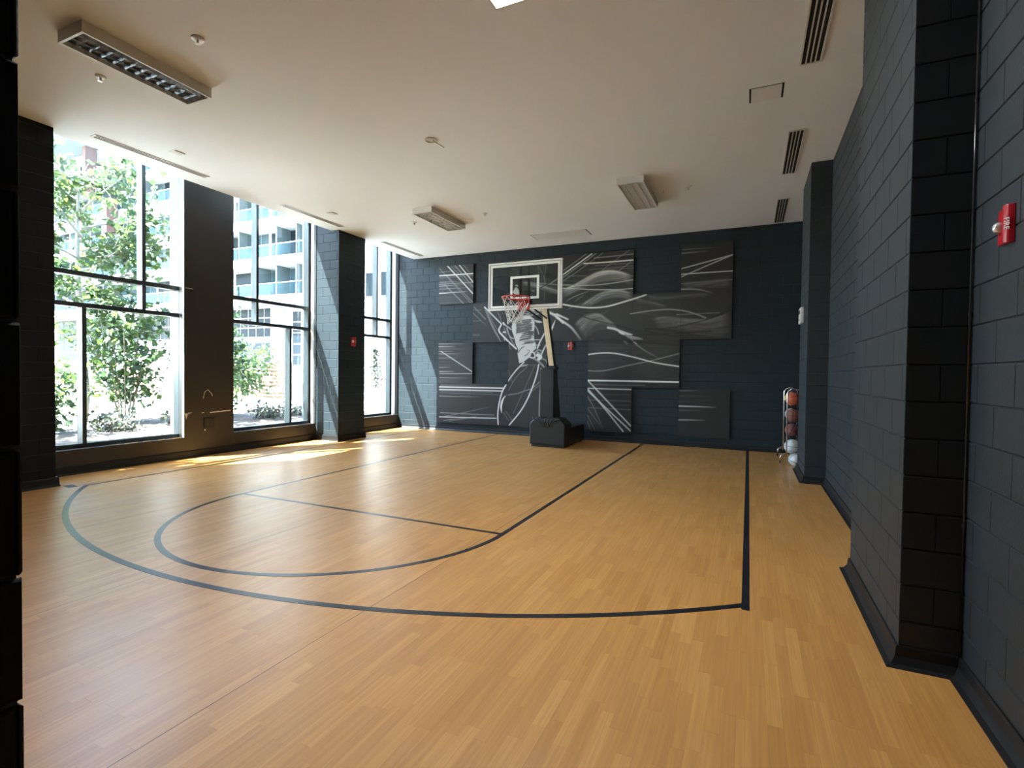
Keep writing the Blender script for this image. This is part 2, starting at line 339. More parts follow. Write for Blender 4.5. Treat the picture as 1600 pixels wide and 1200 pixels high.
def sweep(path, prof, name, m, parent=None):
    """profile (out, up) swept along a floor polyline with mitred corners; 'out' is to the left of travel"""
    mb = MB(); n = len(prof); P=[Vector((x,y)) for x,y in path]
    for i,p in enumerate(P):
        d0 = (P[i]-P[i-1]).normalized() if i>0 else None
        d1 = (P[i+1]-P[i]).normalized() if i<len(P)-1 else None
        l0 = Vector((-d0.y,d0.x)) if d0 else None; l1 = Vector((-d1.y,d1.x)) if d1 else None
        if l0 is None: l=l1
        elif l1 is None: l=l0
        else:
            l=(l0+l1); l = l/ max(1e-6,l.dot(l0))
        for a,h in prof: mb.v.append((p.x+l.x*a, p.y+l.y*a, h))
    for i in range(len(P)-1):
        for k in range(n-1):
            mb.f.append((i*n+k,i*n+k+1,(i+1)*n+k+1,(i+1)*n+k))
    return mb.build(name, m, parent)
STROKES=[
([(-7.648,4.176),(-6.597,4.167)],0.0304,0.95,0),
([(-7.65,3.703),(-6.75,3.706)],0.0247,0.85,1),
([(-7.641,4.272),(-6.887,4.263)],0.019,0.35,1),
([(-7.639,4.117),(-6.596,4.117)],0.019,0.35,0),
([(-7.638,3.997),(-6.855,3.989)],0.019,0.45,1),
([(-7.645,3.947),(-6.623,3.94)],0.019,0.5,0),
([(-7.645,3.893),(-6.738,3.894)],0.019,0.55,1),
([(-7.644,3.817),(-6.665,3.808)],0.019,0.5,1),
([(-7.624,3.43),(-6.936,3.437)],0.019,0.2,0),
([(-7.611,3.585),(-6.879,3.574)],0.019,0.12,0),
([(-7.61,3.507),(-7.025,3.498)],0.019,0.12,0),
([(-7.4,4.428),(-6.605,3.641)],0.0285,0.9,0),
([(-7.028,4.419),(-6.601,3.936)],0.0266,0.9,0),
([(-6.904,4.416),(-6.727,4.214)],0.0228,0.35,0),
([(-7.154,4.41),(-6.607,3.823)],0.0209,0.5,0),
([(-7.288,4.42),(-6.65,3.801)],0.019,0.35,0),
([(-7.65,4.376),(-7.118,3.841),(-6.66,3.386)],0.019,0.35,0),
([(-7.405,4.153),(-6.602,3.409)],0.019,0.4,0),
([(-7.478,3.926),(-6.877,3.384)],0.0228,0.45,0),
([(-7.213,4.408),(-6.975,4.238)],0.019,0.3,0),
([(-6.567,3.286),(-6.223,2.957)],0.0209,0.45,0),
([(-6.604,3.137),(-6.146,2.74)],0.0209,0.4,1),
([(-6.624,3.213),(-6.358,3.202)],0.019,0.3,0),
([(-6.62,2.92),(-6.363,2.92)],0.019,0.3,0),
([(-6.616,2.555),(-6.406,2.551)],0.0228,0.35,0),
([(-6.264,3.273),(-6.149,3.004),(-5.978,2.669),(-5.754,2.337)],0.0228,0.45,0),
([(-6.208,3.238),(-6.054,2.853),(-5.81,2.436)],0.0228,0.5,0),
([(-6.255,3.273),(-5.76,2.814)],0.0285,0.95,0),
([(-6.132,3.152),(-6.018,2.884),(-5.868,2.667)],0.019,0.4,0),
([(-5.874,3.126),(-5.799,2.976),(-5.77,2.877)],0.019,0.4,0),
([(-7.643,2.337),(-6.806,2.331)],0.0209,0.55,1),
([(-7.642,2.264),(-7.1,2.261)],0.0266,0.6,1),
([(-7.642,2.198),(-6.805,2.196)],0.019,0.4,1),
([(-7.641,2.134),(-7.158,2.134)],0.019,0.5,1),
([(-7.64,2.068),(-6.92,2.07)],0.0228,0.5,1),
([(-7.64,2.016),(-6.764,2.018)],0.019,0.2,1),
([(-7.639,1.955),(-6.998,1.958)],0.0228,0.4,1),
([(-7.638,1.86),(-6.801,1.861)],0.019,0.2,1),
([(-7.637,1.773),(-6.8,1.776)],0.019,0.2,1),
([(-7.616,1.703),(-7.232,1.709)],0.0475,0.3,1),
([(-7.615,1.591),(-7.112,1.596)],0.0209,0.65,1),
([(-7.614,1.533),(-6.604,1.545)],0.0209,0.6,0),
([(-7.613,1.421),(-6.68,1.429)],0.0209,0.5,1),
([(-7.633,1.373),(-6.756,1.384)],0.019,0.25,1),
([(-7.633,1.339),(-6.756,1.35)],0.019,0.25,1),
([(-7.632,1.304),(-6.756,1.316)],0.019,0.25,1),
([(-7.58,2.137),(-7.295,1.98),(-6.605,1.595)],0.0228,0.75,0),
([(-7.611,1.176),(-5.666,1.182)],0.0342,0.95,0),
([(-7.61,1.103),(-5.706,1.109)],0.0304,0.9,0),
([(-7.581,1.225),(-6.419,1.24)],0.019,0.5,1),
([(-7.58,1.065),(-5.994,1.059)],0.019,0.3,0),
([(-7.579,1.016),(-5.828,1.011)],0.019,0.3,0),
([(-7.608,0.927),(-6.287,0.938)],0.0228,0.5,1),
([(-7.573,0.475),(-5.946,0.483)],0.0209,0.5,0),
([(-7.607,0.36),(-5.882,0.401)],0.0266,0.85,0),
([(-7.492,0.365),(-6.844,0.51),(-6.011,0.704)],0.0209,0.45,1),
([(-7.468,0.269),(-6.733,0.381),(-6.303,0.482)],0.0209,0.4,1),
([(-7.286,0.258),(-6.494,0.411)],0.019,0.35,0),
([(-5.123,1.847),(-5.314,1.669),(-5.454,1.506),(-5.56,1.366)],0.0304,0.9,0),
([(-5.604,1.292),(-5.72,1.093),(-5.798,0.827),(-5.84,0.529),(-5.827,0.249)],0.0361,0.95,0),
([(-5.619,0.997),(-5.69,0.913),(-5.734,0.797),(-5.747,0.681),(-5.731,0.551)],0.057,1,2),
([(-4.725,1.793),(-4.773,1.562),(-4.88,1.242),(-5.023,0.918),(-5.211,0.605),(-5.509,0.25)],0.0323,0.95,0),
([(-4.664,1.706),(-4.668,1.389),(-4.696,0.929),(-4.699,0.516)],0.019,0.6,0),
([(-4.828,1.784),(-5.029,1.335),(-5.165,1.043),(-5.406,0.548)],0.019,0.3,0),
([(-5.034,1.736),(-5.312,1.492),(-5.487,1.229),(-5.539,1.13)],0.019,0.35,0),
([(-5.556,1.015),(-5.306,1.055),(-5.113,1.125),(-4.888,1.202),(-4.702,1.357)],0.0228,0.45,0),
([(-4.701,1.278),(-4.853,1.163),(-5.008,1.071)],0.019,0.35,0),
([(-5.676,0.553),(-5.529,0.363)],0.019,0.3,0),
([(-5.604,0.589),(-5.43,0.368)],0.019,0.35,0),
([(-5.555,1.635),(-5.434,1.344)],0.019,0.3,0),
([(-5.227,1.734),(-5.105,1.767),(-5.009,1.784)],0.038,0.6,2),
([(-5.0,1.776),(-4.759,1.777)],0.0152,0.25,0),
([(-5.352,2.877),(-5.172,2.899),(-5.016,2.914),(-4.935,2.909)],0.0213,-0.08,0),
([(-5.341,2.856),(-5.172,2.881),(-5.016,2.894),(-4.929,2.91)],0.0178,-0.08,0),
([(-5.357,2.835),(-5.172,2.86),(-5.015,2.873),(-4.95,2.888)],0.0198,-0.08,0),
([(-5.337,2.814),(-5.172,2.839),(-5.015,2.852),(-4.934,2.867)],0.0225,-0.08,0),
([(-5.338,2.793),(-5.171,2.827),(-5.015,2.831),(-4.951,2.852)],0.0188,-0.08,0),
([(-5.342,2.772),(-5.171,2.799),(-5.014,2.811),(-4.923,2.799)],0.0248,-0.08,0),
([(-5.354,2.751),(-5.171,2.785),(-5.014,2.79),(-4.921,2.806)],0.0176,-0.08,0),
([(-5.334,2.73),(-5.171,2.767),(-5.014,2.769),(-4.917,2.77)],0.0225,-0.08,0),
([(-5.335,2.709),(-5.17,2.737),(-5.014,2.749),(-4.924,2.757)],0.0216,-0.08,0),
([(-5.333,2.688),(-5.17,2.711),(-5.013,2.728),(-4.937,2.723)],0.0271,-0.08,0),
([(-5.353,2.667),(-5.17,2.705),(-5.013,2.707),(-4.954,2.72)],0.0196,-0.08,0),
([(-5.336,2.646),(-5.169,2.674),(-5.013,2.686),(-4.92,2.706)],0.0268,-0.08,0),
([(-5.343,2.625),(-5.169,2.65),(-5.012,2.666),(-4.916,2.673)],0.0236,-0.08,0),
([(-5.339,2.604),(-5.169,2.628),(-5.012,2.645),(-4.938,2.662)],0.0197,-0.08,0),
([(-5.344,2.583),(-5.168,2.605),(-5.012,2.624),(-4.91,2.612)],0.0269,-0.08,0),
([(-5.121,2.579),(-4.982,2.604),(-4.862,2.611)],0.0271,-0.1,0),
([(-5.184,2.556),(-5.044,2.582),(-4.882,2.588)],0.0307,-0.1,0),
([(-5.129,2.531),(-4.99,2.557),(-4.876,2.564)],0.0274,-0.1,0),
([(-5.207,2.508),(-5.068,2.534),(-4.895,2.54)],0.0294,-0.1,0),
([(-5.127,2.483),(-4.988,2.509),(-4.855,2.516)],0.0201,-0.1,0),
([(-5.24,2.461),(-5.1,2.487),(-4.944,2.494)],0.0298,-0.1,0),
([(-5.147,2.435),(-5.008,2.461),(-4.896,2.469)],0.0211,-0.1,0),
([(-5.24,2.412),(-5.1,2.439),(-4.951,2.446)],0.0305,-0.1,0),
([(-5.25,2.388),(-5.11,2.415),(-4.974,2.422)],0.0225,-0.1,0),
([(-5.16,2.363),(-5.021,2.39),(-4.905,2.397)],0.016,-0.1,0),
([(-5.116,2.338),(-4.977,2.365),(-4.87,2.373)],0.0217,-0.1,0),
([(-5.121,2.314),(-4.982,2.341),(-4.843,2.349)],0.0246,-0.1,0),
([(-5.19,2.291),(-5.051,2.318),(-4.892,2.326)],0.0192,-0.1,0),
([(-5.285,2.089),(-5.215,2.185),(-5.128,2.241)],0.0247,-0.08,0),
([(-5.108,2.008),(-5.039,2.04),(-4.987,2.103)],0.0247,-0.08,0),
([(-5.04,2.152),(-4.953,2.103),(-5.003,2.008)],0.0247,-0.08,0),
([(-5.778,2.795),(-5.834,2.65),(-5.683,2.483),(-5.537,2.35),(-5.339,2.186)],0.0418,0.92,0),
([(-5.669,2.801),(-5.488,2.674)],0.0285,0.8,0),
([(-5.614,2.71),(-5.521,2.496),(-5.413,2.446)],0.0266,0.7,0),
([(-5.576,2.595),(-5.484,2.415),(-5.393,2.284)],0.0228,0.55,0),
([(-5.715,2.851),(-5.687,2.809)],0.0456,0.95,0),
([(-5.707,2.614),(-5.649,2.613)],0.038,0.95,0),
([(-5.705,2.777),(-5.658,2.645),(-5.62,2.498)],0.076,0.26,2),
([(-5.683,2.483),(-5.673,2.385)],0.0285,0.6,2),
([(-5.555,2.334),(-5.517,2.204),(-5.463,2.171)],0.0304,0.35,2),
([(-4.567,2.589),(-4.699,2.355),(-4.765,2.197)],0.0418,0.85,0),
([(-4.304,2.879),(-4.385,2.694),(-4.449,2.508)],0.0456,0.85,2),
([(-4.878,2.897),(-4.774,2.854),(-4.647,2.835)],0.057,0.8,2),
([(-4.841,2.753),(-4.772,2.656),(-4.736,2.545)],0.0228,0.7,0),
([(-5.009,2.415),(-4.666,2.401)],0.0228,0.75,0),
([(-4.869,2.278),(-4.698,2.268)],0.019,0.7,0),
([(-4.546,2.274),(-4.644,2.07),(-4.693,1.943)],0.0418,0.8,0),
([(-4.763,2.023),(-4.677,1.975),(-4.727,1.928)],0.095,0.9,0),
([(-4.936,2.119),(-4.995,2.04),(-4.933,1.96),(-4.83,1.975),(-4.849,2.071),(-4.936,2.119)],0.0342,0.9,0),
([(-4.866,2.055),(-4.764,2.15),(-4.662,2.133)],0.0285,0.6,0),
([(-4.832,2.118),(-4.729,2.054),(-4.629,2.164)],0.057,0.3,2),
([(-4.864,1.944),(-4.726,1.864),(-4.589,1.738)],0.0494,0.5,0),
([(-4.659,1.943),(-4.54,1.896),(-4.506,1.817)],0.0304,0.5,0),
([(-5.058,2.168),(-4.97,2.103),(-4.867,2.166)],0.0266,0.7,0),
([(-4.764,2.102),(-4.686,2.038)],0.038,0.6,0),
([(-5.106,3.152),(-4.881,3.159)],0.0228,0.6,0),
([(-5.088,3.112),(-4.778,3.134)],0.0228,0.6,0),
([(-5.053,3.07),(-4.71,3.105)],0.0266,0.6,0),
([(-4.948,3.019),(-4.658,3.06)],0.0285,0.7,0),
([(-5.017,2.997),(-4.878,2.913)],0.038,0.8,0),
([(-5.175,3.067),(-5.018,3.037),(-4.913,2.93)],0.0304,0.6,0),
([(-4.916,3.168),(-4.642,3.126),(-4.44,3.055),(-4.272,2.956),(-4.106,2.811)],0.0684,0.85,0),
([(-4.779,3.147),(-4.507,3.073),(-4.273,3.002),(-4.141,2.959)],0.038,0.9,0),
([(-4.273,3.023),(-4.141,2.956),(-3.988,2.885)],0.0418,0.85,0),
([(-4.272,2.936),(-4.14,2.853),(-3.921,2.702),(-3.768,2.535),(-3.639,2.36)],0.057,0.95,1),
([(-4.792,4.274),(-4.655,4.016),(-4.567,3.781)],0.019,0.4,0),
([(-4.564,4.257),(-4.597,3.924),(-4.598,3.36)],0.019,0.35,0),
([(-4.792,4.256),(-4.75,4.005)],0.019,0.3,0),
([(-6.005,4.054),(-5.756,3.909)],0.019,0.2,0),
([(-4.767,3.803),(-4.128,3.711)],0.0228,0.6,0),
([(-4.957,3.627),(-4.841,3.611)],0.038,0.5,2),
([(-4.745,3.659),(-4.501,3.786),(-4.26,3.902)],0.0304,-0.02,0),
([(-4.444,3.774),(-4.132,3.963)],0.0247,0.7,0),
([(-4.575,3.711),(-4.131,3.911)],0.019,0.3,0),
([(-4.156,3.947),(-3.409,4.413)],0.0285,0.95,0),
([(-4.157,4.035),(-3.555,4.414)],0.0228,0.45,0),
([(-4.155,3.881),(-3.306,4.413)],0.0228,0.5,0),
([(-4.154,3.792),(-3.728,4.039),(-3.153,4.405)],0.0209,0.4,0),
([(-3.227,3.943),(-2.967,4.143),(-2.546,4.406)],0.0209,0.35,0),
([(-2.794,3.952),(-2.493,4.145)],0.0209,0.4,0),
([(-3.604,4.192),(-3.028,4.183),(-2.426,4.184)],0.0285,0.95,0),
([(-3.356,4.303),(-2.438,4.319)],0.0209,0.45,0),
([(-3.333,4.121),(-2.434,4.117)],0.019,0.3,0),
([(-3.476,4.041),(-2.443,4.054)],0.019,0.3,0),
([(-3.147,4.037),(-2.442,4.001)],0.019,0.25,0),
([(-4.004,3.926),(-2.449,3.821)],0.019,0.35,0),
([(-4.132,3.811),(-3.43,3.777)],0.019,0.2,0),
([(-4.152,3.72),(-3.429,3.67),(-2.939,3.686),(-2.438,3.737)],0.0209,0.7,0),
([(-4.151,3.641),(-3.742,3.602),(-3.324,3.56),(-2.817,3.531),(-2.434,3.539)],0.0209,0.75,0),
([(-4.059,3.303),(-3.846,3.416),(-3.468,3.538)],0.0304,0.4,2),
([(-4.035,3.107),(-3.842,3.191),(-3.568,3.26)],0.0304,0.3,2),
([(-3.844,3.293),(-3.571,3.462)],0.0266,0.3,2),
([(-4.146,3.256),(-3.842,3.191),(-3.525,3.147),(-3.255,3.136),(-2.971,3.163),(-2.654,3.238),(-2.277,3.336),(-2.135,3.383)],0.0323,1,0),
([(-3.003,2.658),(-2.842,2.624),(-2.722,2.572),(-2.445,2.468)],0.057,0.85,0),
([(-2.761,2.563),(-2.602,2.481)],0.0475,0.95,2),
([(-2.602,2.511),(-2.445,2.429),(-2.271,2.407)],0.057,0.55,2),
([(-2.444,2.371),(-2.306,2.242)],0.0285,0.6,2),
([(-3.776,3.005),(-3.416,2.87),(-3.005,2.758),(-2.526,2.626),(-2.292,2.543)],0.0266,-0.02,0),
([(-2.639,2.354),(-2.52,2.254)],0.057,0.3,2),
([(-3.15,2.972),(-2.97,3.074)],0.0228,0.25,2),
([(-1.388,3.908),(-0.349,4.128)],0.0228,0.75,0),
([(-1.385,3.731),(-0.921,3.911),(-0.349,4.128)],0.0228,0.7,0),
([(-1.386,3.787),(-0.35,3.787)],0.0228,0.85,0),
([(-1.385,4.244),(-0.824,4.247)],0.0228,0.5,1),
([(-1.368,4.321),(-0.603,4.313)],0.019,0.35,1),
([(-1.382,3.586),(-0.355,3.608)],0.0209,0.35,0),
([(-1.385,3.459),(-1.086,3.442),(-0.876,3.394),(-0.703,3.32)],0.0285,0.6,1),
([(-2.483,2.961),(-2.081,3.009),(-1.745,3.028),(-1.507,3.015),(-1.255,2.968),(-1.024,2.885),(-0.866,2.814)],0.0247,0.6,0),
([(-1.469,2.904),(-0.594,2.914)],0.0209,0.4,0),
([(-2.15,2.607),(-1.793,2.598),(-1.392,2.654),(-0.899,2.76),(-0.593,2.869),(-0.36,2.987)],0.0247,-0.02,0),
([(-2.149,2.559),(-1.606,2.442),(-1.244,2.407)],0.0247,-0.02,0),
([(-1.923,2.592),(-1.499,2.544),(-1.103,2.442)],0.0247,-0.02,0),
([(-2.553,2.461),(-1.607,2.49),(-0.757,2.527)],0.0247,-0.02,0),
([(-3.48,2.033),(-3.216,2.064),(-2.957,2.069),(-2.723,2.041),(-2.388,1.967),(-2.041,1.874),(-1.742,1.813),(-1.392,1.761)],0.0285,0.95,0),
([(-3.463,1.65),(-3.188,1.644),(-2.929,1.682),(-2.468,1.79),(-2.021,1.884),(-1.667,1.975),(-1.406,2.045)],0.0209,0.5,0),
([(-2.457,2.371),(-2.228,2.172),(-1.863,1.955),(-1.743,1.884)],0.0342,0.42,1),
([(-3.47,1.419),(-2.462,1.42),(-1.395,1.418)],0.0361,1,0),
([(-3.314,1.321),(-2.133,1.325)],0.019,0.35,0),
([(-2.647,2.521),(-2.479,2.424),(-2.191,2.377)],0.076,0.5,2),
([(-3.476,1.807),(-1.47,1.814)],0.019,0.12,0),
([(-3.474,1.656),(-1.467,1.674)],0.019,0.12,0),
([(-3.472,1.516),(-1.465,1.544)],0.019,0.12,0),
([(-2.477,2.341),(-1.4,2.225)],0.0228,-0.02,0),
([(-3.467,1.232),(-2.438,1.227)],0.0266,0.8,0),
([(-3.47,1.419),(-2.434,0.389)],0.0285,0.9,0),
([(-3.467,1.215),(-3.11,0.861),(-2.432,0.27)],0.0285,0.9,0),
([(-3.466,1.172),(-3.154,0.881),(-2.609,0.254)],0.0285,0.85,0),
([(-3.476,1.053),(-3.305,0.768),(-3.079,0.286)],0.0209,0.45,1),
([(-3.471,0.761),(-3.079,0.275)],0.019,0.35,1),
([(-3.462,0.589),(-3.286,0.263)],0.019,0.3,0),
([(-3.459,0.438),(-3.397,0.268)],0.019,0.3,0),
([(-3.441,0.957),(-2.454,0.958)],0.019,0.3,0),
([(-3.438,0.773),(-2.44,0.764)],0.019,0.35,0),
([(-3.31,1.1),(-2.456,1.103)],0.019,0.2,0),
([(-3.088,0.851),(-2.452,0.864)],0.019,0.2,0),
([(-1.396,0.888),(-0.995,0.89),(-0.606,0.887)],0.0285,0.85,1),
([(-1.389,1.225),(-0.952,1.236)],0.0209,0.4,1),
([(-1.387,1.114),(-0.731,1.12)],0.019,0.25,1),
([(-1.382,0.796),(-0.846,0.81)],0.019,0.35,1),
([(-1.391,0.583),(-1.064,0.593),(-0.818,0.598)],0.0228,0.7,1),
([(-1.373,1.022),(-0.609,1.034)],0.019,0.15,1),
([(-1.372,0.977),(-0.85,0.992)],0.019,0.2,1)]
WAVES=[
([(-5.214,3.843),(-4.959,3.814),(-4.651,3.725),(-4.386,3.621),(-4.126,3.567)],[(-5.193,3.793),(-4.958,3.734),(-4.65,3.645),(-4.385,3.542),(-4.125,3.494)],0.55,0),
([(-4.151,3.596),(-3.892,3.663),(-3.66,3.771),(-3.432,3.887),(-3.227,3.953),(-2.984,3.966),(-2.784,3.932),(-2.625,3.878),(-2.429,3.8)],[(-4.148,3.41),(-3.848,3.528),(-3.574,3.645),(-3.326,3.73),(-3.102,3.756),(-2.821,3.758),(-2.622,3.706),(-2.426,3.596)],0.62,0),
([(-4.151,3.596),(-3.892,3.663),(-3.66,3.771),(-3.432,3.881)],[(-4.149,3.514),(-3.891,3.592),(-3.659,3.71),(-3.431,3.837)],0.6,1),
([(-3.672,3.184),(-3.423,3.334),(-3.219,3.444),(-2.977,3.5),(-2.737,3.497),(-2.54,3.447),(-2.422,3.402)],[(-3.525,3.177),(-3.257,3.266),(-3.095,3.338),(-2.854,3.375),(-2.616,3.334),(-2.419,3.227)],0.5,0),
([(-3.814,2.741),(-3.626,2.898),(-3.418,2.981),(-3.212,2.974),(-3.047,2.858),(-2.803,2.693)],[(-3.576,2.389),(-3.37,2.567),(-3.165,2.642),(-2.922,2.636),(-2.762,2.593),(-2.682,2.552)],0.4,0),
([(-1.382,3.562),(-0.915,3.58),(-0.355,3.602)],[(-1.38,3.459),(-0.913,3.469),(-0.352,3.464)],0.26,0),
([(-2.182,3.351),(-1.805,3.303),(-1.261,3.322),(-0.738,3.331)],[(-2.18,3.274),(-1.804,3.246),(-1.26,3.266),(-0.737,3.295)],0.2,0),
([(-2.411,3.304),(-1.99,3.188),(-1.654,3.078)],[(-2.449,3.228),(-1.988,3.111),(-1.653,3.03)],0.22,0),
([(-2.021,2.825),(-1.65,2.85),(-1.074,2.775),(-0.727,2.782),(-0.342,2.905)],[(-1.98,2.651),(-1.499,2.582),(-1.069,2.478),(-0.72,2.416),(-0.331,2.373)],0.3,0),
([(-1.611,2.736),(-1.358,2.747),(-1.143,2.684)],[(-1.573,2.621),(-1.355,2.578),(-1.141,2.554)],0.3,0),
([(-2.409,3.168),(-1.986,2.996),(-1.433,2.899)],[(-2.4,2.623),(-1.981,2.689),(-1.428,2.674)],0.12,0),
([(-3.44,2.291),(-2.476,2.258),(-1.419,2.205)],[(-3.43,1.689),(-2.466,1.655),(-1.408,1.584)],0.08,0)]
FILLS=[
([(-5.35,2.985),(-5.454,2.835),(-5.475,2.755),(-5.46,2.625),(-5.396,2.462),(-5.358,2.3),(-5.286,2.17),(-5.302,2.057),(-5.254,1.823),(-5.158,1.847),(-4.968,1.976),(-4.901,2.103),(-4.799,2.197),(-4.818,2.325),(-4.871,2.421),(-4.851,2.849),(-4.912,2.914),(-5.052,3.015),(-5.157,3.018)],0.82),
([(-5.469,3.601),(-5.43,3.671),(-5.371,3.749),(-5.301,3.682),(-5.269,3.572),(-5.328,3.53)],0.8),
([(-5.401,3.778),(-5.372,3.809),(-5.308,3.782),(-5.311,3.746)],0.8)]
H = 4.70
YB = 11.905      # back wall face
XW = -9.0      # face of the window wall apron
XR = 1.047      # right wall face
XP = 0.775      # right pillars' face
XPL = -8.30     # left pillars' face

# ================================================================== STRUCTURE
# ---- floor
floor = tag(MB().box(-9.0, 1.2, -1.4, 12.0, -0.30, -0.012).build('floor', 'mortar_paint'), 'honey-coloured wood strip court floor with dark court markings', 'floor', kind='structure')
SW = 0.064
strips = []
x = -8.98
while x < 1.06:
    y = -1.3 - random.random()*0.5
    while y < 11.95:
        l = random.choice((0.42, 0.48, 0.55, 0.62, 0.38))
        y0, y1 = max(y, -1.3), min(y+l, 11.95)
        if y1 - y0 > 0.05: strips.append((x, min(x+SW, 1.06), y0, y1, min(1, max(0, random.gauss(0.5, 0.22)))))
        y += l
    x += SW
def in_view(s):
    P = Vector(((s[0]+s[1])/2, (s[2]+s[3])/2, 0)) - Vector((0,0,1.568))
    z = P.dot(_f)
    if z < 0.5: return None
    px = 800 + 804.17*P.dot(_r)/z; py = 600 - 804.17*P.dot(_u)/z
    if not (20 < px < 1590 and py < 1215): return None
    if s[0] > 0.70 and s[2] < 5: return None
    return z
vis = sorted([s for s in strips if in_view(s) is not None], key=in_view)
near = set(vis[:300])
def strip_geo(s):
    a,b,c,d,t = s; e=0.00008; g=0.0002
    a+=e;b-=e;c+=e;d-=e
    v=[(a,c,-0.012),(b,c,-0.012),(b,d,-0.012),(a,d,-0.012),(a,c,-g),(b,c,-g),(b,d,-g),(a,d,-g),(a+g,c+g,0),(b-g,c+g,0),(b-g,d-g,0),(a+g,d-g,0)]
    f=[(8,9,10,11)]
    for q in (0,4):
        for k in range(4):
            k2=(k+1)%4; f.append((q+k,q+k2,q+4+k2,q+4+k))
    return v,f
def tone_attr(me, vals):
    at = me.attributes.new('tone','FLOAT_COLOR','POINT')
    arr = np.repeat(np.array(vals,dtype=np.float32)[:,None],4,axis=1); arr[:,3]=1
    at.data.foreach_set('color', arr.ravel())
rv=[];rf=[];rt=[]
for s in strips:
    v,f = strip_geo(s)
    if s in near:
        me = bpy.data.meshes.new('plank'); me.from_pydata(v,[],f); tone_attr(me,[s[4]]*len(v)); me.materials.append(MATS['plank_wood'])
        o = bpy.data.objects.new('plank', me); COL.objects.link(o); o.parent = floor
    else:
        k=len(rv); rv.extend(v); rf.extend([tuple(i+k for i in q) for q in f]); rt.extend([s[4]]*len(v))
me = bpy.data.meshes.new('plank_field'); me.from_pydata(rv,[],rf); tone_attr(me,rt); me.materials.append(MATS['plank_wood'])
o = bpy.data.objects.new('plank_field', me); COL.objects.link(o); o.parent = floor; o['kind']='stuff'

# ---- court markings (thin tape on the floor)
LW = 0.052
def ribbon(pts, w, name, z=0.0012, label=None):
    mb = MB(); P=[Vector(p) for p in pts]
    for i,p in enumerate(P):
        d=(P[min(i+1,len(P)-1)]-P[max(i-1,0)]).normalized(); n=Vector((-d.y,d.x))
        for s in (-1,1):
            q=p+n*s*w/2; mb.v.append((q.x,q.y,z)); 
    m=len(P)
    for i in range(m-1): mb.f.append((2*i,2*i+1,2*i+3,2*i+2))
    # thickness
    for k in range(2*m): mb.v.append((mb.v[k][0],mb.v[k][1],0.0001))
    for i in range(m-1):
        mb.f.append((2*i,2*i+2,2*m+2*i+2,2*m+2*i)); mb.f.append((2*i+1,2*m+2*i+1,2*m+2*i+3,2*i+3))
    o = mb.build(name,'court_line',floor)
    if label: o['label']=label
    return o
KL, KR, YF, KC = -5.806, -2.146, 4.492, -3.976
ribbon([(0.012,11.86),(0.012,3.76)], LW, 'court_line', label='dark side line running to the back wall')
ribbon([(KL,YF),(KL,11.86)], LW, 'court_line', label='dark lane line on the window side')
ribbon([(KR,YF),(KR,11.86)], LW, 'court_line', label='dark lane line on the right')
ribbon([(KL,YF),(KR,YF)], LW*0.9, 'court_line', z=0.0014, label='dark free throw line')
ribbon([(KC+1.83*math.cos(t),YF-1.83*math.sin(t)) for t in np.linspace(0,PI,64)], LW, 'court_line', z=0.0016, label='dark free throw half circle')
AX, AY, AR = -4.0, 8.782, 6.3565
a0 = math.acos((0.012-AX)/AR); a1 = PI-math.acos((AX+8.017)/AR)
ribbon([(AX+AR*math.cos(t),AY-AR*math.sin(t)) for t in np.linspace(a0,a1,110)], LW*1.05, 'court_line', z=0.0018, label='dark three point arc')
yl = AY-AR*math.sin(a1)
ribbon([(-8.017,yl),(-8.017,11.86)], LW, 'court_line', label='dark side line beside the windows')
for xs in (-5.92,-4.09,-2.257):
    sm_=ribbon([(xs,-1.2),(xs,11.86)], 0.0035, 'floor_seam', z=0.0004)
ribbon([(-8.24,3.75),(-8.02,3.72)], 0.10, 'floor_mat_edge', z=0.0022)

# ---- ceiling
ceil = MB().box(-8.52, 1.3, -1.4, 12.1, H, 5.8)
ceiling = tag(ceil.build('ceiling','ceiling_paint'), 'off-white plaster ceiling over the court', 'ceiling', kind='structure')
tag(MB().box(-9.45,-8.52,0.2,12.1,5.60,5.8).build('ceiling_pocket','ceiling_paint'), 'raised ceiling pocket above the tall windows', 'ceiling', kind='structure')

# ---- back wall
wall_back = tag(MB().box(-9.45,1.3,YB+JT,12.2,0,5.7).build('wall_back','mortar_paint'), 'dark painted block wall behind the basketball hoop', 'wall', kind='structure')
place_blocks(wall_back, (-9.03,YB+JT), (1,0), (0,-1), 10.08, 0, H+0.8, off=0.17, key=lambda P,z: P.x + (20 if z>4.75 else 0))

# ---- right side walls and pillars
wall_right = tag(MB().box(XR+JT,1.35,4.9,12.1,0,4.75).build('wall_right','mortar_paint'), 'recessed dark grey block wall between the two right pillars', 'wall', kind='structure')
place_blocks(wall_right, (XR+JT,4.9), (0,1), (-1,0), 3.8, 0, H, off=0.1, m='charcoal_paint')
wr2 = tag(MB().box(XR+JT,1.35,-1.4,4.9,0,4.75).build('wall_right_entrance','mortar_paint'), 'near dark grey block wall carrying the fire strobe', 'wall', kind='structure')
place_blocks(wr2, (XR+JT,0.6), (0,1), (-1,0), 2.83, 0, H, off=0.27, m='charcoal_paint')
pil = tag(MB().box(XP+JT,XR+0.05,3.43+JT,4.9-JT,0,4.75).build('wall_right_pillar','mortar_paint'), 'large near right block pillar', 'pillar', kind='structure')
place_blocks(pil, (XP+JT,3.43), (0,1), (-1,0), 1.47, 0, H, off=0.13, m='charcoal_paint')
place_blocks(pil, (XP,3.43+JT), (1,0), (0,-1), 0.272, 0, H, off=0.05, m='charcoal_paint')
place_blocks(pil, (XP,4.9-JT), (1,0), (0,1), 0.272, 0, H, off=0.05, m='charcoal_paint')
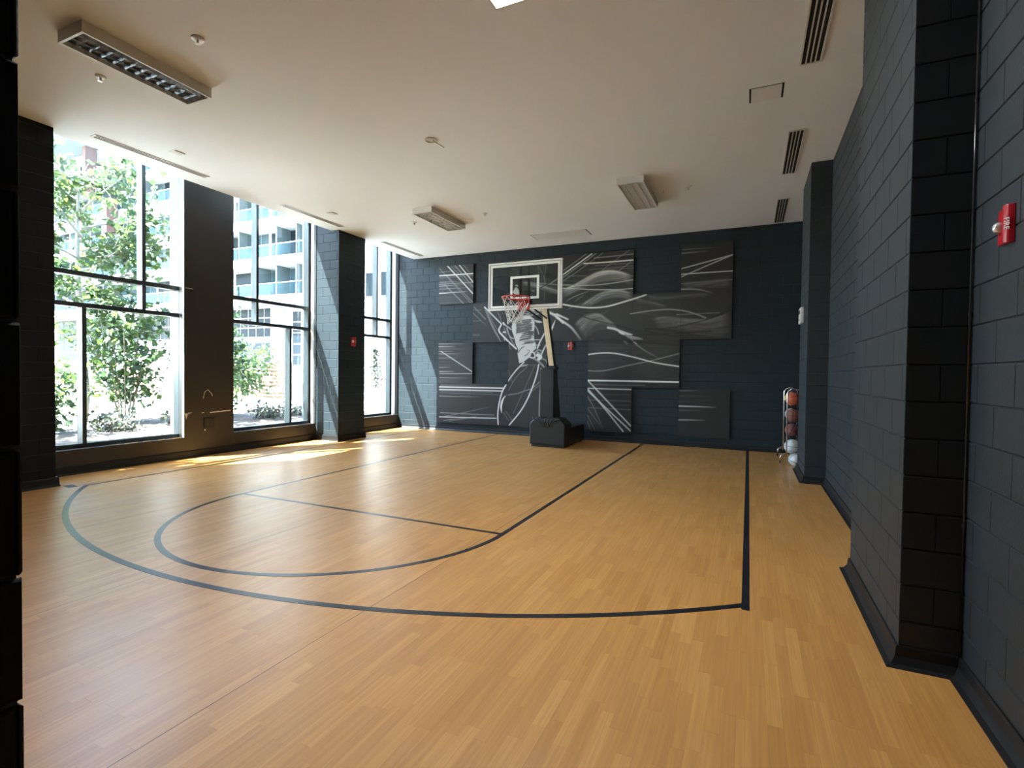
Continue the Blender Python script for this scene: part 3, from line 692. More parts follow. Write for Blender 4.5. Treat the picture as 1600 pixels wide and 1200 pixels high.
pil2 = tag(MB().box(XP+JT,XR+0.05,8.7+JT,9.9-JT,0,4.75).build('wall_right_far_pillar','mortar_paint'), 'slim far right block pillar beside the ball rack', 'pillar', kind='structure')
place_blocks(pil2, (XP+JT,8.7), (0,1), (-1,0), 1.2, 0, H, off=0.2, m='charcoal_paint')
place_blocks(pil2, (XP,8.7+JT), (1,0), (0,-1), 0.272, 0, H, off=0.05, m='charcoal_paint')

# ---- left wall: apron, pier, solid near part
mb = MB()
mb.box(-9.40,XW,0.2,12.1,0,0.362)
mb.box(-9.40,-9.05,0.2,2.8,0.362,5.6)
mb.box(-9.45,-9.32,2.8,12.0,5.55,5.7)
wall_left = tag(mb.build('wall_left','brown_black_paint'), 'low dark wall below the tall windows', 'wall', kind='structure')
pier = tag(MB().cbox(-9.40,XW+0.002,5.81,6.76,0.0,5.6,0.006).build('wall_left_pier','brown_black_paint'), 'plain dark pier between the first and second windows', 'pillar', kind='structure')
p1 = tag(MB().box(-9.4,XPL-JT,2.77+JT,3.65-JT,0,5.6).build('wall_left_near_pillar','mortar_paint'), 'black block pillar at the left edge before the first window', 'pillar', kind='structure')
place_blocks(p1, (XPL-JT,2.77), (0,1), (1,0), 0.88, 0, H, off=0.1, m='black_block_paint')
p2 = tag(MB().box(-9.4,XPL-JT,8.80+JT,9.66-JT,0,5.6).build('wall_left_pillar','mortar_paint'), 'block pillar with one sunlit side between second and third windows', 'pillar', kind='structure')
place_blocks(p2, (XPL-JT,8.80), (0,1), (1,0), 0.86, 0, H, off=0.1)
place_blocks(p2, (-8.96,8.80+JT), (1,0), (0,-1), 0.66, 0, H+0.8, off=0.2)

# ---- entrance: front wall and the opening the photograph is taken from
tag(MB().box(-9.45,-1.10,0.2,0.41,0,5.75).build('wall_front','block_paint'), 'dark front wall left of the entrance', 'wall', kind='structure')
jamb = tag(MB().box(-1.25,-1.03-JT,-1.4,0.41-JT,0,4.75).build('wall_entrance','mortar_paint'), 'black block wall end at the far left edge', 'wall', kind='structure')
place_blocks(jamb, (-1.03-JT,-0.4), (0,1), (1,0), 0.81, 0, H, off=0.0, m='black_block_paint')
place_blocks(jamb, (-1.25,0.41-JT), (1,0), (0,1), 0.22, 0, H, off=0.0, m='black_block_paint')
tag(MB().box(-1.25,1.3,-1.5,-1.3,0,4.75).build('wall_entrance_back','block_paint'), 'dark wall behind the viewpoint', 'wall', kind='structure')

# ---- baseboards
BP = [(0.0,0.105),(0.010,0.105),(0.014,0.095),(0.018,0.05),(0.040,0.014),(0.064,0.004),(0.065,0.0)]
tag(sweep([(XR,-1.3),(XR,3.43),(XP,3.43),(XP,4.9),(XR,4.9),(XR,8.7),(XP,8.7),(XP,9.9),(XR,9.9),(XR,YB)], BP, 'baseboard_right', 'base_rubber'), 'black cove baseboard stepping around the right pillars', 'baseboard', kind='structure')
tag(sweep([(XR,YB),(-9.0,YB)], BP, 'baseboard_back', 'base_rubber'), 'black cove baseboard along the back wall', 'baseboard', kind='structure')
BL = [(0.0,0.125),(0.020,0.125),(0.024,0.11),(0.028,0.03),(0.036,0.006),(0.038,0.0)]
tag(sweep([(XW,YB),(XW,9.66),(XPL,9.66),(XPL,8.80),(XW,8.80),(XW,3.65),(XPL,3.65),(XPL,2.77),(XW,2.77),(XW,0.41)], BL, 'baseboard_left', 'base_rubber'), 'dark baseboard under the windows and around the left pillars', 'baseboard', kind='structure')

# ---- windows
def window(n, y0, y1, mu, ml, label):
    e = empty('window_%d' % n, (-9.22,(y0+y1)/2,0.362), label, 'window', kind='structure')
    xo, xi = -9.30, -9.15
    def fr(name, ya, yb, za, zb, xa=xo, xb=xi):
        return keep(MB().cbox(xa,xb,ya,yb,za,zb,0.004).build(name,'frame_metal'), e)
    jw = 0.085
    fr('jamb', y0, y0+jw, 0.362, 5.56); fr('jamb', y1-jw, y1, 0.362, 5.56)
    fr('head', y0, y1, 5.50, 5.57); fr('sill_rail', y0, y1, 0.364, 0.425)
    fr('transom', y0+jw, y1-jw, 2.955, 3.025); fr('transom', y0+jw, y1-jw, 2.487, 2.553)
    w = 0.058
    fr('mullion', mu-w/2, mu+w/2, 3.025, 5.50); fr('mullion', mu-w/2, mu+w/2, 2.553, 2.955); fr('mullion', ml-w/2, ml+w/2, 0.425, 2.487)
    for (a,b) in ((y0+jw,mu-w/2),(mu+w/2,y1-jw)):
        for (c,d) in ((3.025,5.50),(2.553,2.955)):
            keep(MB().box(-9.290,-9.280,a,b,c,d).build('pane','window_glass'), e)
    for (a,b) in ((y0+jw,ml-w/2),(ml+w/2,y1-jw)):
        keep(MB().box(-9.290,-9.280,a,b,0.425,2.487).build('pane','window_glass'), e)
    keep(MB().box(-9.38,XW+0.006,y0,y1,0.352,0.364).build('sill','brown_black_paint'), e)
window(1, 3.65, 5.893, 5.238, 4.387, 'tall dark framed window with a leafy tree outside')
window(2, 6.76, 8.829, 7.412, 8.256, 'tall dark framed window showing a white apartment block')
window(3, 9.66, 11.781, 11.142, 10.30, 'narrow-looking tall window nearest the back wall')
for n,(ys,xs0,xs1,xb1,lab) in enumerate(((5.81,-9.047,-9.004,None,'pale closure strip on the pier edge beside the first window'),(8.80,-9.12,-9.03,-8.96,'pale closure strip between the second window and its pillar'),(11.905,-9.20,-9.13,-9.03,'pale closure strip between the third window and the back wall'))):
    e = empty('trim_%d' % (n+1), (xs0,ys,0.385), lab, 'trim', kind='structure')
    keep(MB().box(xs0, xs1, ys-0.006, ys+0.004, 0.37, 5.5).build('closure','closure_strip'), e)
    if xb1: keep(MB().cbox(xs1, xb1, ys-0.012, ys+0.006, 0.37, 5.5, 0.003).build('edge_bar','black_paint'), e)
# ================================================================== CEILING FIXTURES
def ceiling_light(x0,x1,y0,y1,label,lit=False,blade='white_metal'):
    zt, zb = H, H-0.105
    e = empty('ceiling_light', ((x0+x1)/2,(y0+y1)/2,zt), label, 'ceiling light', 'surface mounted ceiling lights')
    t = 0.012
    mb = MB(); mb.box(x0,x0+t,y0,y1,zb,zt); mb.box(x1-t,x1,y0,y1,zb,zt); mb.box(x0+t,x1-t,y0,y0+t,zb,zt); mb.box(x0+t,x1-t,y1-t,y1,zb,zt); mb.box(x0+t,x1-t,y0+t,y1-t,zt-0.012,zt)
    keep(mb.build('housing','white_metal'), e)
    # trim frame round the opening
    f = 0.022; mb = MB(); z0,z1=zb-0.004,zb+0.004
    mb.box(x0,x0+f,y0,y1,z0,z1); mb.box(x1-f,x1,y0,y1,z0,z1); mb.box(x0+f,x1-f,y0,y0+f,z0,z1); mb.box(x0+f,x1-f,y1-f,y1,z0,z1)
    keep(mb.build('trim_frame','white_metal'), e)
    for cx in (x0+(x1-x0)*0.3, x0+(x1-x0)*0.7):
        o = keep(MB().tube([(cx,y0+0.03,zt-0.045),(cx,y1-0.03,zt-0.045)],0.013,10).build('lamp_tube','lit_lens' if lit else 'tube_glass',smooth=True), e)
    # mirrored reflector trough
    mb = MB(); prof=[(x0+f+(x1-x0-2*f)*k/16, zt-0.016-0.012*abs(math.sin(2*PI*k/16))) for k in range(17)]
    for a in range(16):
        (xa,za),(xb,zb_)=prof[a],prof[a+1]; mb.quad((xa,y0+t,za),(xb,y0+t,zb_),(xb,y1-t,zb_),(xa,y1-t,za))
    keep(mb.build('reflector','chrome'), e)
    if lit:
        keep(MB().box(x0+f,x1-f,y0+f,y1-f,zb+0.001,zb+0.006).build('diffuser','lit_lens'), e)
        return e
    nb = 12
    for k in range(1,nb):
        y = y0+(y1-y0)*k/nb
        keep(MB().add([(x0+f,y-0.006,zb+0.045),(x1-f,y-0.006,zb+0.045),(x1-f,y,zb),(x0+f,y,zb),(x0+f,y+0.006,zb+0.045),(x1-f,y+0.006,zb+0.045)],[(0,1,2,3),(3,2,5,4),(0,4,5,1),(0,3,4),(1,5,2)]).build('louver_blade',blade), e)
    for k in range(1,4):
        x = x0+(x1-x0)*k/4
        keep(MB().add([(x-0.006,y0+f,zb+0.045),(x-0.006,y1-f,zb+0.045),(x,y1-f,zb+0.001),(x,y0+f,zb+0.001),(x+0.006,y0+f,zb+0.045),(x+0.006,y1-f,zb+0.045)],[(0,1,2,3),(3,2,5,4),(0,4,5,1),(0,3,4),(1,5,2)]).build('louver_blade',blade), e)
    return e
ceiling_light(-5.90,-5.50,2.63,3.86,'long ceiling light with mirrored louvre at the upper left',blade='chrome')
ceiling_light(-5.92,-5.49,8.22,9.50,'unlit louvred ceiling light nearest the windows in the back half')
ceiling_light(-1.98,-1.55,8.22,9.60,'unlit louvred ceiling light on the right above the lane')
ceiling_light(-1.98,-1.58,2.70,3.89,'glowing white ceiling light cut by the top edge',True)

def slot_diffuser(x0,x1,y0,y1,nslots,label,grp):
    e = empty('air_vent', ((x0+x1)/2,(y0+y1)/2,H), label, 'air vent', grp)
    w = (x1-x0)
    keep(MB().box(x0,x1,y0,y1,H-0.001,H+0.0).build('slot_back','slot_dark'), e)
    n = nslots; bw = w/(2*n-1+0.6)
    for k in range(n+1):
        c = x0 + w*k/n
        a,b = c-bw*0.28, c+bw*0.28
        if k==0: a,b=x0-0.016,x0
        if k==n: a,b=x1,x1+0.016
        keep(MB().box(a,b,y0-0.012,y1+0.012,H-0.010,H-0.0005).build('vent_bar','grille_bar'), e)
    for (ya,yb) in ((y0-0.022,y0),(y1,y1+0.022)):
        keep(MB().box(x0-0.016,x1+0.016,ya,yb,H-0.009,H-0.0005).build('end_cap','grille_bar'), e)
for (a,b,l) in ((4.43,5.94,'long four-slot ceiling vent at the top right corner'),(7.51,9.03,'middle of the three four-slot vents beside the right wall'),(10.29,11.80,'four-slot ceiling vent closest to the back right corner')):
    slot_diffuser(0.417,0.578,a,b,4,l,'four-slot vents along the right wall')
for (a,b,l) in ((4.0,5.57,'narrow slot vent above the first window'),(7.1,8.62,'narrow slot vent above the second window'),(10.05,11.61,'narrow slot vent above the third window')):
    slot_diffuser(-8.115,-8.03,a,b,2,l,'slot vents along the windows')

def access_panel(x0,x1,y0,y1,label):
    e = empty('access_panel', ((x0+x1)/2,(y0+y1)/2,H), label, 'access panel')
    g=0.020
    keep(MB().box(x0-g,x1+g,y0-g*0.3,y1+g*0.3,H-0.001,H).build('gap','slot_dark'), e)
    keep(MB().cbox(x0,x1,y0,y1,H-0.008,H-0.0005,0.002).build('panel','white_metal'), e)
    return e
access_panel(-0.035,0.268,6.24,6.55,'small square access panel between the right vents')
access_panel(-4.54,-3.27,10.82,11.28,'wide rectangular access panel above the backboard')

def sprinkler(x,y,label,r=0.05):
    e = empty('sprinkler', (x,y,H), label, 'sprinkler', 'ceiling sprinklers')
    keep(MB().lathe([(r,0),(r,-0.006),(r*0.85,-0.014),(r*0.35,-0.018)],20,(x,y,H)).build('escutcheon','white_metal',smooth=True), e)
    keep(MB().lathe([(0.010,-0.014),(0.010,-0.045),(0.004,-0.05)],10,(x,y,H)).build('head','sprinkler_brass',smooth=True), e)
    keep(MB().lathe([(0.022,-0.050),(0.024,-0.053),(0.005,-0.056)],14,(x,y,H)).build('deflector','sprinkler_brass'), e)
sprinkler(-4.80,3.23,'sprinkler head right of the mirrored ceiling light',0.06)
sprinkler(-6.38,3.22,'sprinkler head left of the mirrored ceiling light',0.05)
sprinkler(-4.76,9.0,'sprinkler head above the backboard, between the two far lights')
sprinkler(-0.97,9.02,'sprinkler head right of the far right ceiling light',0.06)
sprinkler(-6.41,8.97,'sprinkler head left of the far window-side light')
sprinkler(-1.37,9.01,'tiny sprinkler head close beside the far right light',0.025)
# bare round detector base with a hanging wire
e = empty('detector_base', (-3.96,5.89,H), 'round detector base with a dangling wire at mid ceiling', 'detector')
mb = MB(); n=28
for k in range(n):
    t=2*PI*k/n
    for rr,h in ((0.085,0),(0.085,-0.014),(0.060,-0.014),(0.060,-0.001)): mb.v.append((-3.96+rr*math.cos(t),5.89+rr*math.sin(t),H+h))
for k in range(n):
    k2=(k+1)%n
    for q in range(3): mb.f.append((k*4+q,k2*4+q,k2*4+q+1,k*4+q+1))
keep(mb.build('ring','white_metal'), e)
keep(MB().tube([(-3.93,5.90,H-0.002),(-3.90,5.93,H-0.03),(-3.86,5.98,H-0.05),(-3.82,6.02,H-0.075)],0.004,6).build('wire','slot_dark'), e)
for (x,y,l) in ((-7.58,4.79,'small flush ceiling plate above the first window'),(-7.58,7.85,'small flush ceiling plate above the second window')):
    e = empty('ceiling_plate',(x,y,H),l,'ceiling plate')
    keep(MB().cbox(x-0.075,x+0.075,y-0.075,y+0.075,H-0.012,H-0.0005,0.004).build('plate','white_metal'), e)
    keep(MB().box(x-0.045,x+0.045,y-0.045,y+0.045,H-0.015,H-0.012).build('lens','grille_bar'), e)

# ================================================================== MURAL PANELS
CX = [-7.655,-6.600,-5.555,-4.510,-3.470,-2.430,-1.392,-0.345]
RZ = [4.42,3.39,2.36,1.28,0.215]
def catmull(pts, step=0.012):
    P=np.array(pts,float)
    if len(P)==2:
        n=max(2,int(np.linalg.norm(P[1]-P[0])/0.03)); t=np.linspace(0,1,n)[:,None]; return P[0]*(1-t)+P[1]*t
    Q=np.vstack([2*P[0]-P[1],P,2*P[-1]-P[-2]]); out=[]
    for i in range(1,len(Q)-2):
        n=max(2,int(np.linalg.norm(Q[i+1]-Q[i])/0.03)); t=np.linspace(0,1,n,endpoint=False)[:,None]
        a,b,c,d=Q[i-1],Q[i],Q[i+1],Q[i+2]
        out.append(0.5*((2*b)+(-a+c)*t+(2*a-5*b+4*c-d)*t*t+(-a+3*b-3*c+d)*t**3))
    out.append(P[-1:]); return np.vstack(out)
RES=0.0115
GX0,GZ0=-7.70,0.15
NX=int(7.45/RES); NZ=int(4.35/RES)
ink=np.full((NZ,NX),0.013)
gx=GX0+np.arange(NX)*RES; gz=GZ0+np.arange(NZ)*RES
# soft printed ground: slightly lighter smoky centre
XX,ZZ=np.meshgrid(gx,gz)
ink+=0.022*np.exp(-(((XX+2.2)/1.9)**2+((ZZ-3.0)/0.8)**2))
def dist_to(pl,x0,x1,z0,z1):
    i0=max(0,int((x0-GX0)/RES)); i1=min(NX,int((x1-GX0)/RES)+2); k0=max(0,int((z0-GZ0)/RES)); k1=min(NZ,int((z1-GZ0)/RES)+2)
    if i1<=i0 or k1<=k0: return None
    X=XX[k0:k1,i0:i1]; Z=ZZ[k0:k1,i0:i1]; best=np.full(X.shape,9.0); par=np.zeros(X.shape)
    n=len(pl)-1
    for s in range(n):
        a,b=pl[s],pl[s+1]; d=b-a; L=d@d
        if L<1e-9: continue
        t=np.clip(((X-a[0])*d[0]+(Z-a[1])*d[1])/L,0,1)
        q=np.hypot(X-a[0]-t*d[0],Z-a[1]-t*d[1]); mk=q<best
        best[mk]=q[mk]; par[mk]=((s+t)/n)[mk]
    return k0,k1,i0,i1,best,par
def stroke(pts,w,i,fade,soft=1.0):
    pl=catmull(pts); m=w+0.03
    r=dist_to(pl,pl[:,0].min()-m,pl[:,0].max()+m,pl[:,1].min()-m,pl[:,1].max()+m)
    if r is None: return
    k0,k1,i0,i1,d,t=r
    ww=np.full(d.shape,w/2)
    g=np.ones(d.shape)
    if fade==1: g=np.clip(1.15-t*1.15,0,1)**0.8
    if fade==2: ww=w/2*np.clip(np.sin(PI*np.clip(t*0.9+0.05,0,1)),0.15,1)
    e=np.clip((ww-d)/0.011+0.5,0,1)*g
    sub=ink[k0:k1,i0:i1]
    if i<0: ink[k0:k1,i0:i1]=sub*(1-e)+(-i*0.12+0.008)*e
    else: ink[k0:k1,i0:i1]=np.maximum(sub,sub*(1-e)+(i**1.7*0.80)*e)
rng=random.Random(5)
for poly,i in FILLS:
    P=np.array(poly); ins=np.zeros(XX.shape,bool); n=len(P)
    for a in range(n):
        x1,z1=P[a]; x2,z2=P[(a+1)%n]
        c=((z1>ZZ)!=(z2>ZZ)); 
        with np.errstate(divide='ignore',invalid='ignore'):
            ins^=c&(XX<(x2-x1)*(ZZ-z1)/((z2-z1) if abs(z2-z1)>1e-9 else 1e-9)+x1)
    ink[ins]=i**1.7*0.8
for A,B,i,fade in WAVES:
    a=catmull(A); b=catmull(B); n=60
    ia=np.linspace(0,len(a)-1,n); ib=np.linspace(0,len(b)-1,n)
    a=np.stack([np.interp(ia,np.arange(len(a)),a[:,q]) for q in (0,1)],1); b=np.stack([np.interp(ib,np.arange(len(b)),b[:,q]) for q in (0,1)],1)
    N=max(8,int(np.linalg.norm(a-b,axis=1).mean()/0.022))
    for k in range(N):
        f=k/(N-1); ii=min(1,i*1.35)*(1-0.6*f)*(0.6+0.4*rng.random())
        pl=a*(1-f)+b*f
        m=0.07
        r=dist_to(pl[::2],pl[:,0].min()-m,pl[:,0].max()+m,pl[:,1].min()-m,pl[:,1].max()+m)
        if r is None: continue
        k0,k1,i0,i1,d,t=r
        e=np.exp(-(d/0.026)**2)*(0.8+0.2*np.cos(t*9+k))*np.clip(np.minimum(t,1-t)*9,0.0,1)
        if fade==1: e=e*np.clip(1.1-t,0,1)
        sub=ink[k0:k1,i0:i1]; ink[k0:k1,i0:i1]=np.maximum(sub,0.02+(ii**1.55*0.75)*e)
for pts,w,i,fade in STROKES:
    stroke(pts,w*0.86,i,fade)
def mural_panel(c,r,label):
    x0,x1=CX[c],CX[c+1]; z1,z0=RZ[r],RZ[r+1]
    g=0.0015; x0+=g;x1-=g;z0+=g;z1-=g
    yf=11.862
    e = empty('mural_panel',((x0+x1)/2,YB-0.002,z0),label,'wall panel','printed mural panels on the back wall')
    keep(MB().box(x0,x1,yf+0.0012,YB-0.0005,z0,z1).build('board','panel_edge'), e)
    n=90; xs=np.linspace(x0,x1,n); zs=np.linspace(z0,z1,n)
    X,Z=np.meshgrid(xs,zs)
    u=np.clip((X-GX0)/RES,0,NX-1.001); v=np.clip((Z-GZ0)/RES,0,NZ-1.001); iu=u.astype(int); iv=v.astype(int); fu=u-iu; fv=v-iv
    val=(ink[iv,iu]*(1-fu)*(1-fv)+ink[iv,iu+1]*fu*(1-fv)+ink[iv+1,iu]*(1-fu)*fv+ink[iv+1,iu+1]*fu*fv).ravel()
    co=np.stack([X.ravel(),np.full(X.size,yf),Z.ravel()],1)
    idx=np.arange(n*n).reshape(n,n); q=np.stack([idx[:-1,:-1],idx[:-1,1:],idx[1:,1:],idx[1:,:-1]],-1).reshape(-1,4)
    # folded-over edge of the print
    me=bpy.data.meshes.new('print'); me.from_pydata(co.tolist(),[],q.tolist())
    at=me.attributes.new('ink','FLOAT_COLOR','POINT'); col=np.ones((n*n,4),np.float32); col[:,0]=val*1.0; col[:,1]=val*0.99; col[:,2]=val*0.97
    at.data.foreach_set('color',col.ravel()); me.materials.append(MATS['mural_print'])
    o=bpy.data.objects.new('print',me); COL.objects.link(o); keep(o,e)
for c,r,l in [(0,0,'mural panel of crossing diagonal white lines, top left corner'),(2,0,'dark mural panel half hidden behind the glass backboard'),(3,0,'mural panel showing through and right of the backboard, top row'),(4,0,'top mural panel with a bright rolling wave, right of the backboard'),(6,0,'top right mural panel with a narrow V of white lines'),
    (1,1,'mural panel with thin arcs below the backboard corner, beside bare blocks'),(2,1,'mural panel with the white figure torso behind the net'),(3,1,'mural panel with a sweeping white arc behind the cream pole'),(4,1,'mural panel with white crest and dark strokes, second row centre right'),(5,1,'smoky grey mural panel with one thin white arch'),(6,1,'smoky mural panel at the right end of the second row'),
    (0,2,'mural panel of short horizontal stripes with one diagonal, left end'),(2,2,'mural panel with the figure waist, left of the padded post'),(4,2,'mural panel with white S curve, right of the padded post'),(5,2,'mural panel ending the long white line, third row'),
    (0,3,'bottom left mural panel with paired white lines'),(1,3,'bottom mural panel between the left end and the long white arcs'),(2,3,'bottom mural panel with long white arcs beside the hoop base'),(4,3,'bottom mural panel with fan of white diagonals'),(6,3,'dark bottom right mural panel with short faded lines')]:
    mural_panel(c,r,l)
# ================================================================== BASKETBALL HOOP
XC = -3.976
hoop = empty('basketball_hoop', (XC,10.9,0), 'portable basketball hoop with glass backboard and black padded base', 'basketball hoop')
def hp(mb, name, m, smooth=False, parent=None):
    o = mb.build(name, m, smooth=smooth)
    if parent is None: keep(o, hoop)
    else:
        o.parent = parent; o.matrix_parent_inverse = (Matrix.Translation(hoop.location)).inverted() @ Matrix.Identity(4)
        o.matrix_parent_inverse = Matrix.Translation(Vector(hoop.location)).inverted()
        o.parent = parent; o.matrix_parent_inverse = parent_inv(parent)
    return o
def parent_inv(p):
    # world matrix of a part parented with keep() is identity
    return Matrix.Identity(4)
# padded front box with chamfered top corners and a sagging vinyl cover
xa,xb = XC-0.29, XC+0.51
XS = (xa+xb)/2
poly=[(xa,0.05),(xb,0.05),(xb,0.50),(xb-0.13,0.625),(xa+0.13,0.625),(xa,0.50)]
pb = MB().prism(poly,10.22,10.66,'y')
base_pad = hp(pb,'base_pad','pad_vinyl')
bv = base_pad.modifiers.new('bevel','BEVEL'); bv.width=0.022; bv.segments=3
# creases of the gathered cover
for k in range(8):
    x0=XS-0.26+k*0.072; dx=(k-3.5)*0.02
    hp(MB().tube([(x0+dx*1.2,10.30,0.632),(x0+dx*0.8,10.214,0.60),(x0*0.6+XS*0.4,10.212,0.50),(x0*0.4+XS*0.6,10.216,0.42)],0.019,8,r_end=0.004),'cover_crease','pad_vinyl',True,base_pad)
hp(MB().box(xa+0.03,xb-0.03,10.26,10.66,0.0,0.06),'skirt','steel_black')
hp(MB().cbox(xa+0.01,xb-0.02,10.66,11.70,0.03,0.40,0.03),'ballast_box','pad_vinyl')
for sx in (-0.25,0.45):
    for yy in (10.85,11.55):
        hp(MB().lathe([(0.045,-0.02),(0.05,-0.012),(0.05,0.012),(0.045,0.02)],16,(XC+sx,yy,0.05),'x'),'wheel','steel_black')
# padded post, deeper at the foot than at the top
px0,px1 = XC-0.145, XC+0.175
post = MB().add([(px0,10.42,0.60),(px1,10.42,0.60),(px1,10.90,0.60),(px0,10.90,0.60),(px0,10.42,1.66),(px1,10.42,1.66),(px1,10.64,1.66),(px0,10.64,1.66)],[(0,3,2,1),(4,5,6,7),(0,1,5,4),(1,2,6,5),(2,3,7,6),(3,0,4,7)])
pp = hp(post,'post_pad','pad_vinyl'); bv=pp.modifiers.new('bevel','BEVEL'); bv.width=0.018; bv.segments=3
hp(MB().cbox(XC-0.05,XC+0.20,10.46,10.66,1.66,1.72,0.01),'post_collar','steel_black')
for s in (-0.03,0.20):
    hp(MB().tube([(XC+s,10.52,1.62),(XC+s,10.52,1.76)],0.018,8),'collar_bolt','steel_black')
# leaning cream pole, black sides
def slant(x0,x1,y0,y1,z0,y2,y3,z1):
    return MB().add([(x0,y0,z0),(x1,y0,z0),(x1,y1,z0),(x0,y1,z0),(x0,y2,z1),(x1,y2,z1),(x1,y3,z1),(x0,y3,z1)],[(0,3,2,1),(4,5,6,7),(0,1,5,4),(1,2,6,5),(2,3,7,6),(3,0,4,7)])
pole = hp(slant(XC+0.034,XC+0.158,10.50,10.62,1.68,9.98,10.10,2.98),'pole','steel_black')
hp(slant(XC+0.041,XC+0.151,10.466,10.482,1.74,9.978,9.994,2.96),'pole_face','pole_cream',parent=pole)
# arms to the backboard
for z0,z1 in ((2.94,2.92),(2.72,2.86)):
    for s in (-0.03,0.12):
        hp(MB().tube([(XC+s,10.06 if z0>2.8 else 10.12,z0),(XC+s,9.24,z1)],0.018,8),'support_arm','steel_black')
for s in (-0.095,0.08):
    hp(MB().cbox(XC+s-0.016,XC+s+0.016,9.185,9.235,2.80,3.66,0.004),'backboard_rib','steel_black')
hp(MB().cbox(XC-0.15,XC+0.15,9.19,9.23,2.84,2.98,0.006),'mounting_plate','steel_black')
# backboard
bx0,bx1,bz0,bz1,by = -4.748,-3.204,2.805,3.735,9.17
bb = hp(MB().box(bx0+0.02,bx1-0.02,by,by+0.010,bz0+0.02,bz1-0.02),'backboard_glass','board_glass')
def ring(x0,x1,z0,z1,w,y0,y1):
    mb=MB(); mb.box(x0,x1,y0,y1,z1-w,z1); mb.box(x0,x1,y0,y1,z0,z0+w); mb.box(x0,x0+w,y0,y1,z0+w,z1-w); mb.box(x1-w,x1,y0,y1,z0+w,z1-w); return mb
hp(ring(bx0,bx1,bz0,bz1,0.028,by-0.012,by+0.035),'backboard_frame','board_white')
hp(ring(bx0+0.028,bx1-0.028,bz0+0.028,bz1-0.028,0.016,by-0.006,by+0.02),'frame_seal','board_grey')
hp(ring(bx0+0.044,bx1-0.044,bz0+0.044,bz1-0.044,0.042,by-0.003,by+0.001),'border_stripe','board_white',parent=bb)
hp(ring(-4.272,-3.668,3.005,3.455,0.046,by-0.003,by+0.001),'target_square','board_white',parent=bb)
# rim, bracket and net
rc = Vector((XC,8.79,2.985)); rr=0.262
n=36
rim = hp(MB().tube([rc+Vector((rr*math.cos(2*PI*k/n),rr*math.sin(2*PI*k/n),0)) for k in range(n+1)],0.013,8,caps=False),'rim','rim_red',True)
mb=MB(); mb.add([(XC-0.075,9.02,2.975),(XC+0.075,9.02,2.975),(XC+0.12,9.165,2.98),(XC-0.12,9.165,2.98),(XC-0.075,9.02,2.99),(XC+0.075,9.02,2.99),(XC+0.12,9.165,3.0),(XC-0.12,9.165,3.0)],[(0,3,2,1),(4,5,6,7),(0,1,5,4),(1,2,6,5),(2,3,7,6),(3,0,4,7)])
mb.box(XC-0.12,XC+0.12,9.145,9.168,2.80,3.0)
mb.add([(XC-0.07,9.03,2.97),(XC-0.07,9.145,2.83),(XC-0.07,9.145,2.97),(XC-0.058,9.03,2.97),(XC-0.058,9.145,2.83),(XC-0.058,9.145,2.97)],[(0,1,2),(3,5,4),(0,3,4,1),(1,4,5,2),(2,5,3,0)])
mb.add([(XC+0.058,9.03,2.97),(XC+0.058,9.145,2.83),(XC+0.058,9.145,2.97),(XC+0.07,9.03,2.97),(XC+0.07,9.145,2.83),(XC+0.07,9.145,2.97)],[(0,1,2),(3,5,4),(0,3,4,1),(1,4,5,2),(2,5,3,0)])
hp(mb,'rim_bracket','rim_red')
mh=MB()
for k in range(12):
    t=2*PI*(k+0.5)/12; c=rc+Vector((rr*math.cos(t),rr*math.sin(t),-0.012)); 
    mh.tube([c+Vector((-0.02*math.sin(t),0.02*math.cos(t),0)),c+Vector((0,0,-0.028)),c+Vector((0.02*math.sin(t),-0.02*math.cos(t),0))],0.004,5)
hp(mh,'net_hooks','rim_red',parent=rim)
levels=[(0,0.258),(0.09,0.235),(0.18,0.20),(0.27,0.165),(0.35,0.14),(0.42,0.135),(0.46,0.145)]
net=MB(); red=MB()
def npt(l,k):
    d,r=levels[l]; t=2*PI*(k+0.5*(l%2)+0.5)/12
    w=0.012*math.sin(k*2.3+l)
    return rc+Vector((r*math.cos(t)+w-0.012*l*0.3,r*math.sin(t)+w,-0.02-d+0.01*math.cos(k*3.1)))
for l in range(len(levels)-1):
    for k in range(12):
        for dk in ((0,1) if l%2 else (0,-1)):
            (net if not (l==0 and k in (0,1,10,11,9)) else red).tube([npt(l,k),npt(l+1,(k+(0 if dk==0 else dk))%12)],0.0055,5,caps=False)
hp(net,'net','net_white'); hp(red,'net_red_loops','rim_red')

# ================================================================== BALL RACK AND BALLS
rack = empty('ball_rack',(0.80,10.95,0),'chrome ball rack half hidden behind the far right pillar','ball rack')
RX0,RX1,RY0,RY1 = 0.645,0.875,10.47,11.42
for k,(yy) in enumerate((RY0,RY1)):
    pts=[]
    for t in np.linspace(0,PI,9): pts.append(((RX0+RX1)/2-(RX1-RX0)/2*math.cos(t),yy,1.26+0.09*math.sin(t)))
    keep(MB().tube([(RX0,yy,0.12)]+pts+[(RX1,yy,0.12)],0.013,8).build('end_frame','chrome',smooth=True),rack)
    for xx,sx in ((RX0,-1),(RX1,0.6)):
        keep(MB().tube([(xx,yy,0.30),(xx,yy,0.19),(xx+sx*0.05,yy-0.01,0.165),(xx+sx*0.085,yy-0.02,0.15),(xx+sx*0.10,yy-0.02,0.06)],0.012,8).build('foot','chrome',smooth=True),rack)
        keep(MB().lathe([(0.02,-0.010),(0.030,-0.008),(0.030,0.008),(0.02,0.010)],14,(xx+sx*0.10,yy-0.02,0.030),'x').build('caster','steel_black'),rack)
TZ=[1.10,0.80,0.51,0.19]
